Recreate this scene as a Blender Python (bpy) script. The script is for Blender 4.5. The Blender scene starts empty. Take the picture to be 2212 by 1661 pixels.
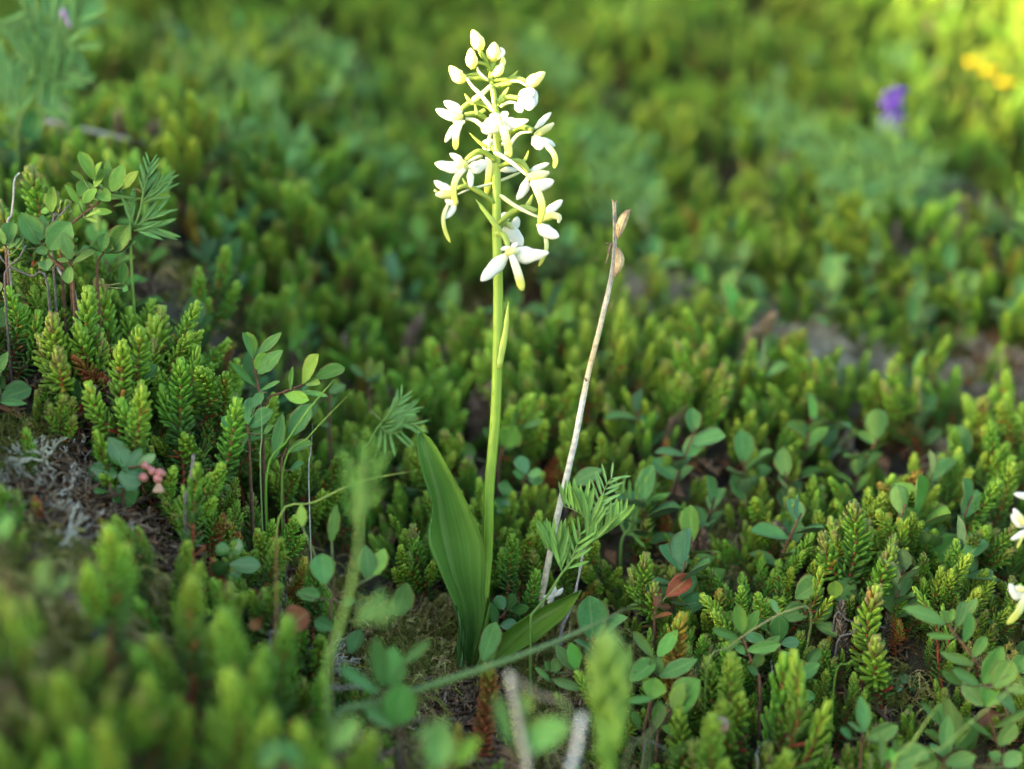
import bpy, math, random
import numpy as np
from mathutils import Vector, Matrix

# ------------------------------------------------------------------ camera, sky, sun, exposure
SC = bpy.context.scene
COL = SC.collection
PITCH = math.radians(12.0)
CAM = Vector((0.018, -0.562, 0.2406))           # orchid foot is the origin, metres
FQ = 3039.0                                     # focal length in units of a 2212-wide picture
RIGHT = Vector((1, 0, 0))
UP = Vector((0, math.sin(PITCH), math.cos(PITCH)))
FWD = Vector((0, math.cos(PITCH), -math.sin(PITCH)))
cd = bpy.data.cameras.new("camera"); cam = bpy.data.objects.new("camera", cd); COL.objects.link(cam)
cam.location = CAM
cam.rotation_euler = (math.pi / 2 - PITCH, 0, 0)
cd.sensor_width = 36.0; cd.lens = FQ / 2212 * 36.0
cd.clip_start = 0.01; cd.clip_end = 400
cd.dof.use_dof = True; cd.dof.focus_distance = 0.592; cd.dof.aperture_fstop = 3.1
SC.camera = cam

SUN_EL = math.radians(8.0); SUN_AZ = math.radians(20)      # light travels towards +x, a little +y
w = bpy.data.worlds.new("World"); SC.world = w; w.use_nodes = True
nt = w.node_tree; nt.nodes.clear()
sky = nt.nodes.new("ShaderNodeTexSky"); sky.sky_type = 'NISHITA'; sky.sun_disc = False
sky.sun_elevation = SUN_EL
sky.sun_rotation = math.radians(270) - SUN_AZ
sky.air_density = 1.0; sky.dust_density = 2.0; sky.ozone_density = 1.0
bg = nt.nodes.new("ShaderNodeBackground"); bg.inputs[1].default_value = 0.09
out = nt.nodes.new("ShaderNodeOutputWorld")
nt.links.new(sky.outputs[0], bg.inputs[0]); nt.links.new(bg.outputs[0], out.inputs[0])
sl = bpy.data.lights.new("sun", 'SUN'); sun = bpy.data.objects.new("sun", sl); COL.objects.link(sun)
sl.energy = 5.0; sl.angle = math.radians(0.53); sl.color = (1.0, 0.78, 0.38)
sd = Vector((math.cos(SUN_EL) * math.cos(SUN_AZ), math.cos(SUN_EL) * math.sin(SUN_AZ), -math.sin(SUN_EL)))
sun.rotation_euler = sd.to_track_quat('-Z', 'Y').to_euler()
sun.location = (-3, 0, 2)
SC.view_settings.view_transform = 'Standard'; SC.view_settings.look = 'None'
SC.view_settings.gamma = 1.0; SC.view_settings.use_curve_mapping = False
SC.view_settings.exposure = 3.82
SC.render.engine = 'CYCLES'
SC.cycles.use_denoising = True
SC.cycles.use_adaptive_sampling = True; SC.cycles.adaptive_threshold = 0.02
SC.cycles.max_bounces = 4; SC.cycles.diffuse_bounces = 2; SC.cycles.glossy_bounces = 2
SC.cycles.transmission_bounces = 4; SC.cycles.transparent_max_bounces = 4
SC.cycles.caustics_reflective = False; SC.cycles.caustics_refractive = False

random.seed(7); rng = np.random.default_rng(7)
U = random.uniform

# ------------------------------------------------------------------ ground shape and picture helpers
def sstep(a, b, x):
    t = np.clip((x - a) / (b - a), 0, 1); return t * t * (3 - 2 * t)

def gz(x, y):
    """height of the ground (numpy friendly)"""
    x = np.asarray(x, float); y = np.asarray(y, float)
    yc = np.where(y > 0, 3.2 * np.tanh(y / 3.2), 2.2 * np.tanh(y / 2.2))
    z = 0.355 * yc
    far = 1 - 0.72 * sstep(0.02, 0.75, y)
    z = z + 0.105 * sstep(-0.045, -0.20, x) * far * sstep(-0.55, -0.2, y)
    fore = sstep(-0.03, -0.17, y) * sstep(0.10, -0.04, x) * sstep(-0.40, -0.22, y)
    z = z + 0.042 * fore
    z = z - (0.030 * sstep(0.0, -0.07, y) + 0.055 * sstep(-0.06, -0.16, y)) * sstep(0.01, 0.075, x)
    z = z - 0.012 * np.exp(-((x - 0.02) ** 2 / 0.0025 + (y + 0.02) ** 2 / 0.002))
    b = 0.010 * np.sin(17 * x + 3.1) * np.cos(13 * y + 1.0) + 0.006 * np.sin(41 * x + 5 * y) * np.sin(37 * y - 8 * x + 2)
    b = b + 0.02 * np.sin(5.1 * x + 0.7) * np.sin(4.3 * y + 0.4) * sstep(0.2, 0.9, y)
    b = b * (1 - 0.8 * np.exp(-(x * x + y * y) / 0.004))
    r = np.hypot(x, y)
    return z + b + 0.35 * sstep(4, 20, r) * np.sin(0.31 * x + 1) * np.sin(0.27 * y)

def P(q, d):
    """point at depth d (metres along the view axis) behind picture point q"""
    return CAM + d * ((q[0] - 1106) / FQ * RIGHT + (830.5 - q[1]) / FQ * UP + FWD)

def to_q(p):
    v = Vector(p) - CAM; d = v.dot(FWD)
    return (1106 + FQ * v.dot(RIGHT) / d, 830.5 - FQ * v.dot(UP) / d, d)

def GP(q, h=0.0):
    """first meeting of the view ray through q with the surface h above the ground"""
    d = 0.3; prev = d
    while d < 4:
        p = P(q, d)
        if p.z < float(gz(p.x, p.y)) + h:
            lo, hi = prev, d
            for _ in range(14):
                m = (lo + hi) / 2; p = P(q, m)
                if p.z < float(gz(p.x, p.y)) + h: hi = m
                else: lo = m
            return P(q, hi)
        prev = d; d += 0.01
    return P(q, 4)

def depth_of(p): return (Vector(p) - CAM).dot(FWD)
def on_ground(p, sink=0.004): return Vector((p[0], p[1], float(gz(p[0], p[1])) - sink))

def zone(ox, oy, s):          # enlarged-view coordinates -> picture coordinates
    k = 2212 / 4016
    return lambda a: (ox * k + a[0] * s * k, oy * k + a[1] * s * k)
R1 = zone(1600, 50, 700 / 1938); R2 = zone(1600, 600, 700 / 1938); R3 = zone(1550, 1600, 800 / 1208)
R4 = zone(2000, 700, 700 / 969); R8 = zone(2100, 1750, 600 / 1329); LC = zone(0, 500, 700 / 1453)
MC = zone(900, 1250, 600 / 1533); BR1 = zone(2550, 2300, 750 / 1740); BR2 = zone(3300, 2300, 716 / 1661)
BC = zone(1000, 2500, 1000 / 2212); R7 = zone(3700, 1800, 316 / 656); TZ = zone(1800, 2200, 1000 / 2036)
WZ = zone(900, 1700, 800 / 1010); LB = zone(0, 1200, 1000 / 2076); QZ = lambda a: (a[0], a[1])

PROT = []      # hand-set pieces that low growth in front of them must not bury: x, y in the picture, depth
def protect(pts):
    for p in pts: PROT.append(to_q(p))

# ------------------------------------------------------------------ materials
def mat(name, rough=0.5, spec=0.35, transl=0.2, vein=0.0, rnd=0.12, hue=0.0, noise=0.15, nscale=300, bump=0.0, edge=None,
        tint=True, lines=0.0, patch=0.0, base=None):
    m = bpy.data.materials.new(name); m.use_nodes = True
    t = m.node_tree; N = t.nodes; L = t.links; N.clear()
    o = N.new("ShaderNodeOutputMaterial"); b = N.new("ShaderNodeBsdfPrincipled")
    b.inputs["Roughness"].default_value = rough; b.inputs["Specular IOR Level"].default_value = spec
    if base is None:
        a = N.new("ShaderNodeAttribute"); a.attribute_name = "Col"; c = a.outputs["Color"]
    else:
        a = N.new("ShaderNodeRGB"); a.outputs[0].default_value = (*base, 1); c = a.outputs[0]
    oi = N.new("ShaderNodeObjectInfo")
    def mul(c1, c2):
        x = N.new("ShaderNodeMix"); x.data_type = 'RGBA'; x.blend_type = 'MULTIPLY'; x.inputs[0].default_value = 1
        L.new(c1, x.inputs[6]); L.new(c2, x.inputs[7]); return x.outputs[2]
    def maprange(v, a0, a1, b0, b1):
        x = N.new("ShaderNodeMapRange"); L.new(v, x.inputs[0])
        for i, k in enumerate((a0, a1, b0, b1)): x.inputs[1 + i].default_value = k
        return x.outputs[0]
    if tint: c = mul(c, oi.outputs["Color"])
    geo = N.new("ShaderNodeNewGeometry")
    if vein or edge or lines:
        lc = N.new("ShaderNodeAttribute"); lc.attribute_name = "lc"
        sp = N.new("ShaderNodeSeparateXYZ"); L.new(lc.outputs["Vector"], sp.inputs[0])
        ab = N.new("ShaderNodeMath"); ab.operation = 'ABSOLUTE'; L.new(sp.outputs[0], ab.inputs[0])
    def blend(c, fac, col):
        x = N.new("ShaderNodeMix"); x.data_type = 'RGBA'; L.new(fac, x.inputs[0]); L.new(c, x.inputs[6])
        x.inputs[7].default_value = (*col, 1); return x.outputs[2]
    if vein:
        rib = maprange(ab.outputs[0], 0.03, 0.09, vein, 0.0); c = blend(c, rib, (0.26, 0.36, 0.12))
        vm = N.new("ShaderNodeVectorMath"); vm.operation = 'MULTIPLY'; L.new(lc.outputs["Vector"], vm.inputs[0])
        vm.inputs[1].default_value = (3.2, 6.5, 3)
        vo = N.new("ShaderNodeTexVoronoi"); vo.feature = 'DISTANCE_TO_EDGE'; vo.inputs["Scale"].default_value = 1.0
        L.new(vm.outputs[0], vo.inputs["Vector"])
        c = blend(c, maprange(vo.outputs["Distance"], 0.02, 0.10, vein * 0.55, 0.0), (0.24, 0.34, 0.12))
    if lines:
        vm = N.new("ShaderNodeVectorMath"); vm.operation = 'MULTIPLY'; L.new(lc.outputs["Vector"], vm.inputs[0])
        vm.inputs[1].default_value = (9, 0.6, 1)
        no = N.new("ShaderNodeTexNoise"); no.inputs["Scale"].default_value = 1.6; no.inputs["Detail"].default_value = 3
        L.new(vm.outputs[0], no.inputs["Vector"])
        k = maprange(no.outputs[0], 0.3, 0.7, 1 - lines, 1 + lines); v = N.new("ShaderNodeCombineColor")
        for i in range(3): L.new(k, v.inputs[i])
        c = mul(c, v.outputs[0]); c = blend(c, maprange(ab.outputs[0], 0.0, 0.05, 0.35, 0.0), (0.22, 0.36, 0.10))
    if edge: c = blend(c, maprange(ab.outputs[0], 0.86, 1.0, 0.0, 0.75), edge)
    if noise:
        no = N.new("ShaderNodeTexNoise"); no.inputs["Scale"].default_value = nscale; no.inputs["Detail"].default_value = 3
        tc = N.new("ShaderNodeTexCoord"); L.new(tc.outputs["Object"], no.inputs["Vector"])
        k = maprange(no.outputs[0], 0.3, 0.7, 1 - noise, 1 + noise); v = N.new("ShaderNodeCombineColor")
        for i in range(3): L.new(k, v.inputs[i])
        c = mul(c, v.outputs[0])
        if bump:
            bp = N.new("ShaderNodeBump"); bp.inputs["Strength"].default_value = bump; bp.inputs["Distance"].default_value = 0.0006
            L.new(no.outputs[0], bp.inputs["Height"]); L.new(bp.outputs[0], b.inputs["Normal"])
    if rnd:
        hs = N.new("ShaderNodeHueSaturation"); L.new(c, hs.inputs["Color"])
        L.new(maprange(oi.outputs["Random"], 0, 1, 1 - rnd, 1 + rnd), hs.inputs["Value"])
        if hue:
            q = N.new("ShaderNodeMath"); q.operation = 'FRACT'
            q2 = N.new("ShaderNodeMath"); q2.operation = 'MULTIPLY'; q2.inputs[1].default_value = 17.13
            L.new(oi.outputs["Random"], q2.inputs[0]); L.new(q2.outputs[0], q.inputs[0])
            L.new(maprange(q.outputs[0], 0, 1, 0.5 - hue, 0.5 + hue), hs.inputs["Hue"])
        c = hs.outputs["Color"]
    if patch:
        no = N.new("ShaderNodeTexNoise"); no.inputs["Scale"].default_value = 7; no.inputs["Detail"].default_value = 2
        L.new(geo.outputs["Position"], no.inputs["Vector"])
        hs = N.new("ShaderNodeHueSaturation"); L.new(c, hs.inputs["Color"])
        L.new(maprange(no.outputs[0], 0.3, 0.7, 0.5 - patch, 0.5 + patch), hs.inputs["Hue"]); c = hs.outputs["Color"]
    L.new(c, b.inputs["Base Color"])
    if transl:
        tr = N.new("ShaderNodeBsdfTranslucent"); L.new(c, tr.inputs[0])
        mx = N.new("ShaderNodeMixShader"); mx.inputs[0].default_value = transl
        L.new(b.outputs[0], mx.inputs[1]); L.new(tr.outputs[0], mx.inputs[2]); L.new(mx.outputs[0], o.inputs[0])
    else: L.new(b.outputs[0], o.inputs[0])
    return m

M = {}
M['needle'] = mat("crowberry_needle", 0.5, 0.25, 0.20, rnd=0.24, hue=0.022, noise=0)
M['bark'] = mat("twig_bark", 0.8, 0.2, 0, rnd=0.2, noise=0.4, nscale=900, bump=0.5)
M['bil'] = mat("bilberry_leaf", 0.7, 0.15, 0.28, vein=0.42, rnd=0.16, hue=0.015, noise=0.12, nscale=3, edge=(0.20, 0.10, 0.05))
M['lin'] = mat("glossy_leaf", 0.28, 0.5, 0.15, vein=0.22, rnd=0.12, noise=0.10, nscale=3)
M['petal'] = mat("orchid_petal", 0.5, 0.3, 0.35, rnd=0.0, noise=0.04, nscale=400, tint=False)
M['ostem'] = mat("orchid_stem", 0.42, 0.35, 0.15, rnd=0.0, noise=0.10, nscale=160, tint=False, lines=0.12)
M['oleaf'] = mat("orchid_leaf", 0.36, 0.40, 0.25, rnd=0.0, noise=0.08, nscale=90, tint=False, lines=0.22)
M['dry'] = mat("dry_stalk", 0.75, 0.2, 0.05, rnd=0.0, noise=0.30, nscale=420, bump=0.6, tint=True)
M['vetch'] = mat("vetch_leaflet", 0.55, 0.3, 0.28, rnd=0.14, noise=0.08, nscale=3, lines=0.10)
M['grass'] = mat("grass_blade", 0.45, 0.35, 0.25, rnd=0.12, noise=0.12, nscale=120)
M['moss'] = mat("moss", 0.7, 0.15, 0.2, rnd=0.35, hue=0.03, noise=0.2, nscale=600)
M['lichen'] = mat("lichen", 0.9, 0.1, 0.05, rnd=0.2, noise=0.25, nscale=700, bump=0.5)
M['litter'] = mat("litter", 0.85, 0.15, 0.0, rnd=0.45, noise=0.3, nscale=500)
M['flower'] = mat("flower_petal", 0.5, 0.3, 0.3, rnd=0.1, noise=0.1, nscale=200)
M['berry'] = mat("berry_skin", 0.35, 0.45, 0.0, rnd=0.1, noise=0.25, nscale=250)

# ------------------------------------------------------------------ mesh building
class MB:
    def __init__(s): s.v = []; s.f = []; s.c = []; s.l = []; s.m = []; s.n = 0
    def add(s, verts, faces, cols, lcs=None, mi=0):
        k = s.n; s.v.extend(verts); s.f.extend(tuple(i + k for i in f) for f in faces)
        s.c.extend(cols); s.l.extend(lcs if lcs is not None else [(0.5, 0.5, 0)] * len(verts))
        s.m.extend([mi] * len(faces)); s.n += len(verts)
    def mesh(s, name, org=(0, 0, 0), mats=()):
        me = bpy.data.meshes.new(name)
        V = np.array([tuple(p) for p in s.v], float) - np.array(tuple(org), float)
        me.from_pydata(V.tolist(), [], s.f)
        a = me.color_attributes.new("Col", 'FLOAT_COLOR', 'POINT')
        c = np.ones((len(V), 4), np.float32); c[:, :3] = np.array(s.c, np.float32); a.data.foreach_set("color", c.ravel())
        a = me.attributes.new("lc", 'FLOAT_VECTOR', 'POINT')
        a.data.foreach_set("vector", np.array(s.l, np.float32).ravel())
        me.polygons.foreach_set("use_smooth", [True] * len(me.polygons))
        for k in mats: me.materials.append(k)
        if len(mats) > 1: me.polygons.foreach_set("material_index", s.m)
        me.update(); return me

def link(name, me, parent=None, loc=None, mtx=None):
    o = bpy.data.objects.new(name, me); COL.objects.link(o)
    if parent is not None: o.parent = parent
    if loc is not None: o.location = loc
    if mtx is not None: o.matrix_basis = mtx
    return o

def tag(o, label=None, cat=None, group=None, kind=None):
    if label: o["label"] = label
    if cat: o["category"] = cat
    if group: o["group"] = group
    if kind: o["kind"] = kind
    return o

def thing(name, loc, label, cat, group=None):
    o = bpy.data.objects.new(name, None); COL.objects.link(o); o.location = loc
    o.empty_display_size = 0.01
    return tag(o, label, cat, group)

def crom(pts, n):
    """Catmull-Rom resample to n points"""
    pts = [Vector(p) for p in pts]
    if len(pts) == 2: return [pts[0].lerp(pts[1], i / (n - 1)) for i in range(n)]
    e = [2 * pts[0] - pts[1]] + pts + [2 * pts[-1] - pts[-2]]
    L = [0]
    for i in range(len(pts) - 1): L.append(L[-1] + max((pts[i + 1] - pts[i]).length, 1e-9))
    out = []
    for k in range(n):
        s = L[-1] * k / (n - 1); i = 0
        while i < len(pts) - 2 and s > L[i + 1]: i += 1
        t = (s - L[i]) / (L[i + 1] - L[i]); a, b, c, d = e[i:i + 4]
        out.append(0.5 * (2 * b + (c - a) * t + (2 * a - 5 * b + 4 * c - d) * t * t + (3 * b - a - 3 * c + d) * t ** 3))
    return out

def lerp3(a, b, t): return tuple(a[i] + (b[i] - a[i]) * t for i in range(3))
def cramp(cols, t):
    if len(cols) == 1: return cols[0]
    x = t * (len(cols) - 1); i = min(int(x), len(cols) - 2); return lerp3(cols[i], cols[i + 1], x - i)

def sweep(mb, path, wid, thick=None, nrm=None, sides=8, cols=((1, 1, 1),), cup=0.0, n=None, mi=0, jit=0.0, hollow=False):
    """closed tube of elliptic section along path; wid/thick = functions of t giving half sizes; nrm = side the blade faces"""
    pts = crom(path, n) if n else [Vector(p) for p in path]
    m = len(pts); V = []; C = []; Lc = []; F = []
    ref = Vector(nrm) if nrm is not None else None
    prev = None
    for i, p in enumerate(pts):
        t = i / (m - 1)
        tg = (pts[min(i + 1, m - 1)] - pts[max(i - 1, 0)])
        tg = tg.normalized() if tg.length > 1e-9 else Vector((0, 0, 1))
        if ref is None:
            r = prev if prev is not None else (Vector((0, -1, 0.2)) if abs(tg.y) < 0.9 else Vector((1, 0, 0)))
        else: r = ref
        s = tg.cross(r); s = s.normalized() if s.length > 1e-6 else Vector((1, 0, 0))
        nn = s.cross(tg).normalized()
        if ref is None: prev = nn
        a = max(wid(t), 1e-6); b = max(thick(t), 1e-6) if thick else a
        col = cramp(cols, t)
        for k in range(sides):
            an = 2 * math.pi * k / sides; x = math.cos(an); y = math.sin(an)
            j = 1 + (U(-jit, jit) if jit else 0)
            V.append(p + s * (a * x * j) + nn * (b * y * j + cup * a * x * x)); C.append(col); Lc.append((x, t, y))
    for i in range(m - 1):
        for k in range(sides):
            k2 = (k + 1) % sides
            F.append((i * sides + k, i * sides + k2, (i + 1) * sides + k2, (i + 1) * sides + k))
    V.append(pts[0]); C.append(cols[0]); Lc.append((0, 0, 0)); V.append(pts[-1]); C.append(cols[-1]); Lc.append((0, 1, 0))
    c0 = m * sides
    for k in range(sides):
        k2 = (k + 1) % sides
        F.append((c0, k2, k)); F.append((c0 + 1, (m - 1) * sides + k, (m - 1) * sides + k2))
    mb.add(V, F, C, Lc, mi)

def prof(*ks):
    """piecewise linear smooth profile from (t, value) pairs"""
    def f(t):
        for (a, va), (b, vb) in zip(ks, ks[1:]):
            if t <= b:
                x = (t - a) / (b - a); x = x * x * (3 - 2 * x); return va + (vb - va) * x
        return ks[-1][1]
    return f

# ------------------------------------------------------------------ ground, unseen shadow ridge
def axis(lo, hi, step, far):
    a = list(np.arange(lo, hi + 1e-9, step)); s = step; x = hi; r = []
    while x < far: s *= 1.25; x += s; r.append(x)
    s = step; x = lo; l = []
    while x > -far: s *= 1.25; x -= s; l.append(x)
    return np.array(l[::-1] + a + r)
gx = axis(-0.9, 0.9, 0.016, 60); gy = axis(-0.45, 1.9, 0.016, 60)
GX, GY = np.meshgrid(gx, gy); GZ = gz(GX, GY)
GZ = GZ + rng.normal(0, 0.0015, GZ.shape) * (np.hypot(GX, GY) < 3)
nxg, nyg = len(gx), len(gy)
me = bpy.data.meshes.new("ground")
ii = np.arange((nyg - 1) * (nxg - 1)); r_, c_ = ii // (nxg - 1), ii % (nxg - 1); k0 = r_ * nxg + c_
me.from_pydata(np.stack([GX.ravel(), GY.ravel(), GZ.ravel()], 1).tolist(), [], np.stack([k0, k0 + 1, k0 + nxg + 1, k0 + nxg], 1).tolist())
me.polygons.foreach_set("use_smooth", [True] * len(me.polygons))
gm = bpy.data.materials.new("soil"); gm.use_nodes = True
t = gm.node_tree; N = t.nodes; L = t.links; pb = N["Principled BSDF"]; pb.inputs["Roughness"].default_value = 0.95
ge = N.new("ShaderNodeNewGeometry")
n1 = N.new("ShaderNodeTexNoise"); n1.inputs["Scale"].default_value = 60; n1.inputs["Detail"].default_value = 8
n2 = N.new("ShaderNodeTexNoise"); n2.inputs["Scale"].default_value = 700; n2.inputs["Detail"].default_value = 4
n3 = N.new("ShaderNodeTexNoise"); n3.inputs["Scale"].default_value = 2.2; n3.inputs["Detail"].default_value = 8
for n_ in (n1, n2, n3): L.new(ge.outputs["Position"], n_.inputs["Vector"])
r1 = N.new("ShaderNodeValToRGB"); r1.color_ramp.elements[0].color = (0.018, 0.013, 0.008, 1); r1.color_ramp.elements[1].color = (0.085, 0.07, 0.03, 1)
r1.color_ramp.elements[0].position = 0.35; r1.color_ramp.elements[1].position = 0.7
r3 = N.new("ShaderNodeValToRGB"); r3.color_ramp.elements[0].color = (0.04, 0.09, 0.02, 1); r3.color_ramp.elements[1].color = (0.13, 0.14, 0.04, 1)
vd = N.new("ShaderNodeVectorMath"); vd.operation = 'LENGTH'; L.new(ge.outputs["Position"], vd.inputs[0])
mr = N.new("ShaderNodeMapRange"); mr.inputs[1].default_value = 1.7; mr.inputs[2].default_value = 2.4; L.new(vd.outputs["Value"], mr.inputs[0])
mx = N.new("ShaderNodeMix"); mx.data_type = 'RGBA'
L.new(n1.outputs[0], r1.inputs[0]); L.new(n3.outputs[0], r3.inputs[0]); L.new(mr.outputs[0], mx.inputs[0])
L.new(r1.outputs[0], mx.inputs[6]); L.new(r3.outputs[0], mx.inputs[7]); L.new(mx.outputs[2], pb.inputs["Base Color"])
bp = N.new("ShaderNodeBump"); bp.inputs["Strength"].default_value = 0.8; bp.inputs["Distance"].default_value = 0.004
L.new(n2.outputs[0], bp.inputs["Height"]); L.new(bp.outputs[0], pb.inputs["Normal"])
me.materials.append(gm)
tag(link("ground", me), kind="structure")

# added unseen ridge; crest shaped so its shadow ends at the flower heads
hx = np.concatenate([np.linspace(-10.5, -7, 12), np.linspace(-6.8, -5.2, 8)]); hy = np.linspace(-16, 14, 121)
SH0 = 0.214
def crest(y): return SH0 + 1.709 + 0.26 * np.clip(y, -6, 3) + 0.008 * np.sin(9 * y) + 0.006 * np.sin(23 * y + 1) + 0.003 * np.sin(61 * y)
HX, HY = np.meshgrid(hx, hy); prof_x = np.where(HX < -7, sstep(-10.5, -7, HX), sstep(-5.2, -7, HX))
base = gz(HX, HY) - 0.05
HZ = base + (np.maximum(crest(HY), base + 0.1) - base) * prof_x * sstep(-16, -11, HY) * sstep(14, 9, HY)
me = bpy.data.meshes.new("shadow_ridge"); nh = len(hx); ii = np.arange((len(hy) - 1) * (nh - 1)); r_, c_ = ii // (nh - 1), ii % (nh - 1); k0 = r_ * nh + c_
me.from_pydata(np.stack([HX.ravel(), HY.ravel(), HZ.ravel()], 1).tolist(), [], np.stack([k0, k0 + 1, k0 + nh + 1, k0 + nh], 1).tolist())
me.materials.append(gm); tag(link("shadow_ridge", me), kind="structure")

# ------------------------------------------------------------------ crowberry shoots (templates)
G_TIP = (0.190, 0.355, 0.022); G_MID = (0.118, 0.260, 0.020); G_LOW = (0.050, 0.115, 0.016)  # low needles: older green, darkened further as painted shade between shoots
RED = (0.30, 0.045, 0.022); ORANGE = (0.32, 0.13, 0.02); BROWN = (0.10, 0.05, 0.025)

def needle(mb, base, d, nrm, L, wd, c0, c1, mi):
    side = d.cross(nrm).normalized(); nn = side.cross(d).normalized()
    V = []; C = []; F = []; S = 5
    for (t, ws) in ((0.0, 0.5), (0.25, 0.95), (0.75, 1.05), (0.95, 0.8)):
        p = base + d * (L * t) + nn * (L * 0.10 * t * t)
        for k in range(S):
            a = 2 * math.pi * k / S - math.pi / 2
            V.append(p + side * (math.cos(a) * wd * 0.5 * ws) + nn * (math.sin(a) * wd * 0.36 * ws))
            c = lerp3(c0, c1, t)
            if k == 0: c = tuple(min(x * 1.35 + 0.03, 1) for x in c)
            C.append(c)
    V.append(base + d * L + nn * (L * 0.10)); C.append(c1)
    for i in range(3):
        for k in range(S):
            k2 = (k + 1) % S; F.append((i * S + k, i * S + k2, (i + 1) * S + k2, (i + 1) * S + k))
    for k in range(S): F.append((3 * S + k, 3 * S + (k + 1) % S, 4 * S))
    mb.add(V, F, C, None, mi)

def shoot_axis(ms, mn, pts, r0, gap, nl, wd, style, twist0=0.0, bare=0.0):
    n = max(6, int(sum((pts[i + 1] - pts[i]).length for i in range(len(pts) - 1)) / 0.004))
    path = crom(pts, n); Ltot = sum((path[i + 1] - path[i]).length for i in range(n - 1))
    sc0 = (0.07, 0.045, 0.03); sc1 = (0.24, 0.055, 0.025) if style != 'dead' else (0.12, 0.09, 0.07)
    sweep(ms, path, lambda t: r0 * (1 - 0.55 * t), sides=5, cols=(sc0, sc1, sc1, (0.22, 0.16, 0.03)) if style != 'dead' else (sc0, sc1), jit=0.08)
    nw = int(Ltot * (1 - bare) / gap); tw = twist0
    for i in range(nw + 1):
        t = bare + (1 - bare) * i / max(nw, 1)
        x = t * (n - 1); j = min(int(x), n - 2); p = path[j].lerp(path[j + 1], x - j)
        ax = (path[j + 1] - path[j]).normalized()
        rr = ax.orthogonal().normalized(); bb = ax.cross(rr)
        fromtip = (1 - t) * Ltot
        tipk = math.exp(-fromtip / 0.0045)
        k_leaf = nl + (2 if fromtip < 0.003 else 0)
        if style == 'open': k_leaf = 3
        for k in range(k_leaf):
            if fromtip > 0.028 and U(0, 1) < 0.25: continue
            an = tw + 2 * math.pi * k / k_leaf + U(-0.2, 0.2)
            rad = rr * math.cos(an) + bb * math.sin(an)
            el = 1.08 * (1 - tipk) + 0.22 * tipk + U(-0.16, 0.16)
            if style == 'open': el = 0.62 * (1 - tipk) + 0.1 * tipk + U(-0.1, 0.1)
            if fromtip > 0.025: el += 0.35
            d = (ax * math.cos(el) + rad * math.sin(el)).normalized()
            nn = (ax * math.sin(el) - rad * math.cos(el))
            Ln = nl_len(style) * (0.80 + 0.20 * (1 - tipk)) * U(0.85, 1.12)
            a = min(fromtip / 0.022, 1)
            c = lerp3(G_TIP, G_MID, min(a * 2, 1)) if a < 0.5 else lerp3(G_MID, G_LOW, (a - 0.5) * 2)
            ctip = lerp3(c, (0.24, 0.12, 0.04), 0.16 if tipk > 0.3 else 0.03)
            u = U(0, 1)
            if style == 'red': c = lerp3(RED, c, U(0, 0.45) * (1 if fromtip > 0.008 else 1.6)); ctip = c
            elif style == 'gold': c = lerp3(ORANGE, c, U(0, 0.7)); ctip = c
            elif style == 'dead': c = lerp3((0.22, 0.17, 0.12), (0.10, 0.06, 0.04), U(0, 1)); ctip = c
            elif fromtip > 0.024 and u < 0.22: c = lerp3(c, BROWN if u < 0.12 else RED, U(0.4, 0.95)); ctip = c
            elif u < 0.03: c = lerp3(c, ORANGE, U(0.3, 0.8)); ctip = c
            elif style == 'tipred' and fromtip < 0.005: c = lerp3(c, (0.20, 0.09, 0.06), U(0.1, 0.7)); ctip = c
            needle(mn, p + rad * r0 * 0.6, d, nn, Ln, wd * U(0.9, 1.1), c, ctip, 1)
        tw += math.pi / nl + U(-0.1, 0.1)

def nl_len(style): return 0.0062 if style == 'open' else 0.0047

def make_shoot(style, H, branches, gap=0.0019, nl=5, wd=0.00150, lean=0.28):
    ms, mn = MB(), MB()
    a = U(0, 6.28); dx, dy = math.cos(a) * lean * H, math.sin(a) * lean * H
    b2 = a + U(-1, 1)
    main = [Vector((0, 0, -0.012)), Vector((dx * 0.6, dy * 0.6, H * 0.35)), Vector((dx * 0.9 + 0.05 * H * math.cos(b2), dy * 0.9 + 0.05 * H * math.sin(b2), H * 0.72)), Vector((dx, dy, H))]
    if style == 'open': gap, wd = 0.0031, 0.0016
    shoot_axis(ms, mn, main, 0.00095, gap, nl, wd, style, bare=0.30)
    for k in range(branches):
        t = U(0.35, 0.75); p = main[0].lerp(main[3], t); p = crom(main, 21)[int(t * 20)]
        an = a + 2.4 * k + U(-0.5, 0.5); Lb = H * (1 - t) * U(0.75, 1.05)
        o = Vector((math.cos(an), math.sin(an), 0))
        pts = [p, p + o * Lb * 0.38 + Vector((0, 0, Lb * 0.28)), p + o * Lb * 0.56 + Vector((0, 0, Lb * 0.9))]
        shoot_axis(ms, mn, pts, 0.0007, gap, nl, wd, style, U(0, 3), bare=0.12)
    both = MB(); both.add(ms.v, ms.f, ms.c, ms.l, 0); both.add(mn.v, mn.f, mn.c, mn.l, 1)
    k = "crowberry_" + style
    return (ms.mesh(k + "_stem", mats=(M['bark'],)), mn.mesh(k + "_needles", mats=(M['needle'],)),
            both.mesh(k, mats=(M['bark'], M['needle'])), H, style, (dx, dy))

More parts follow.
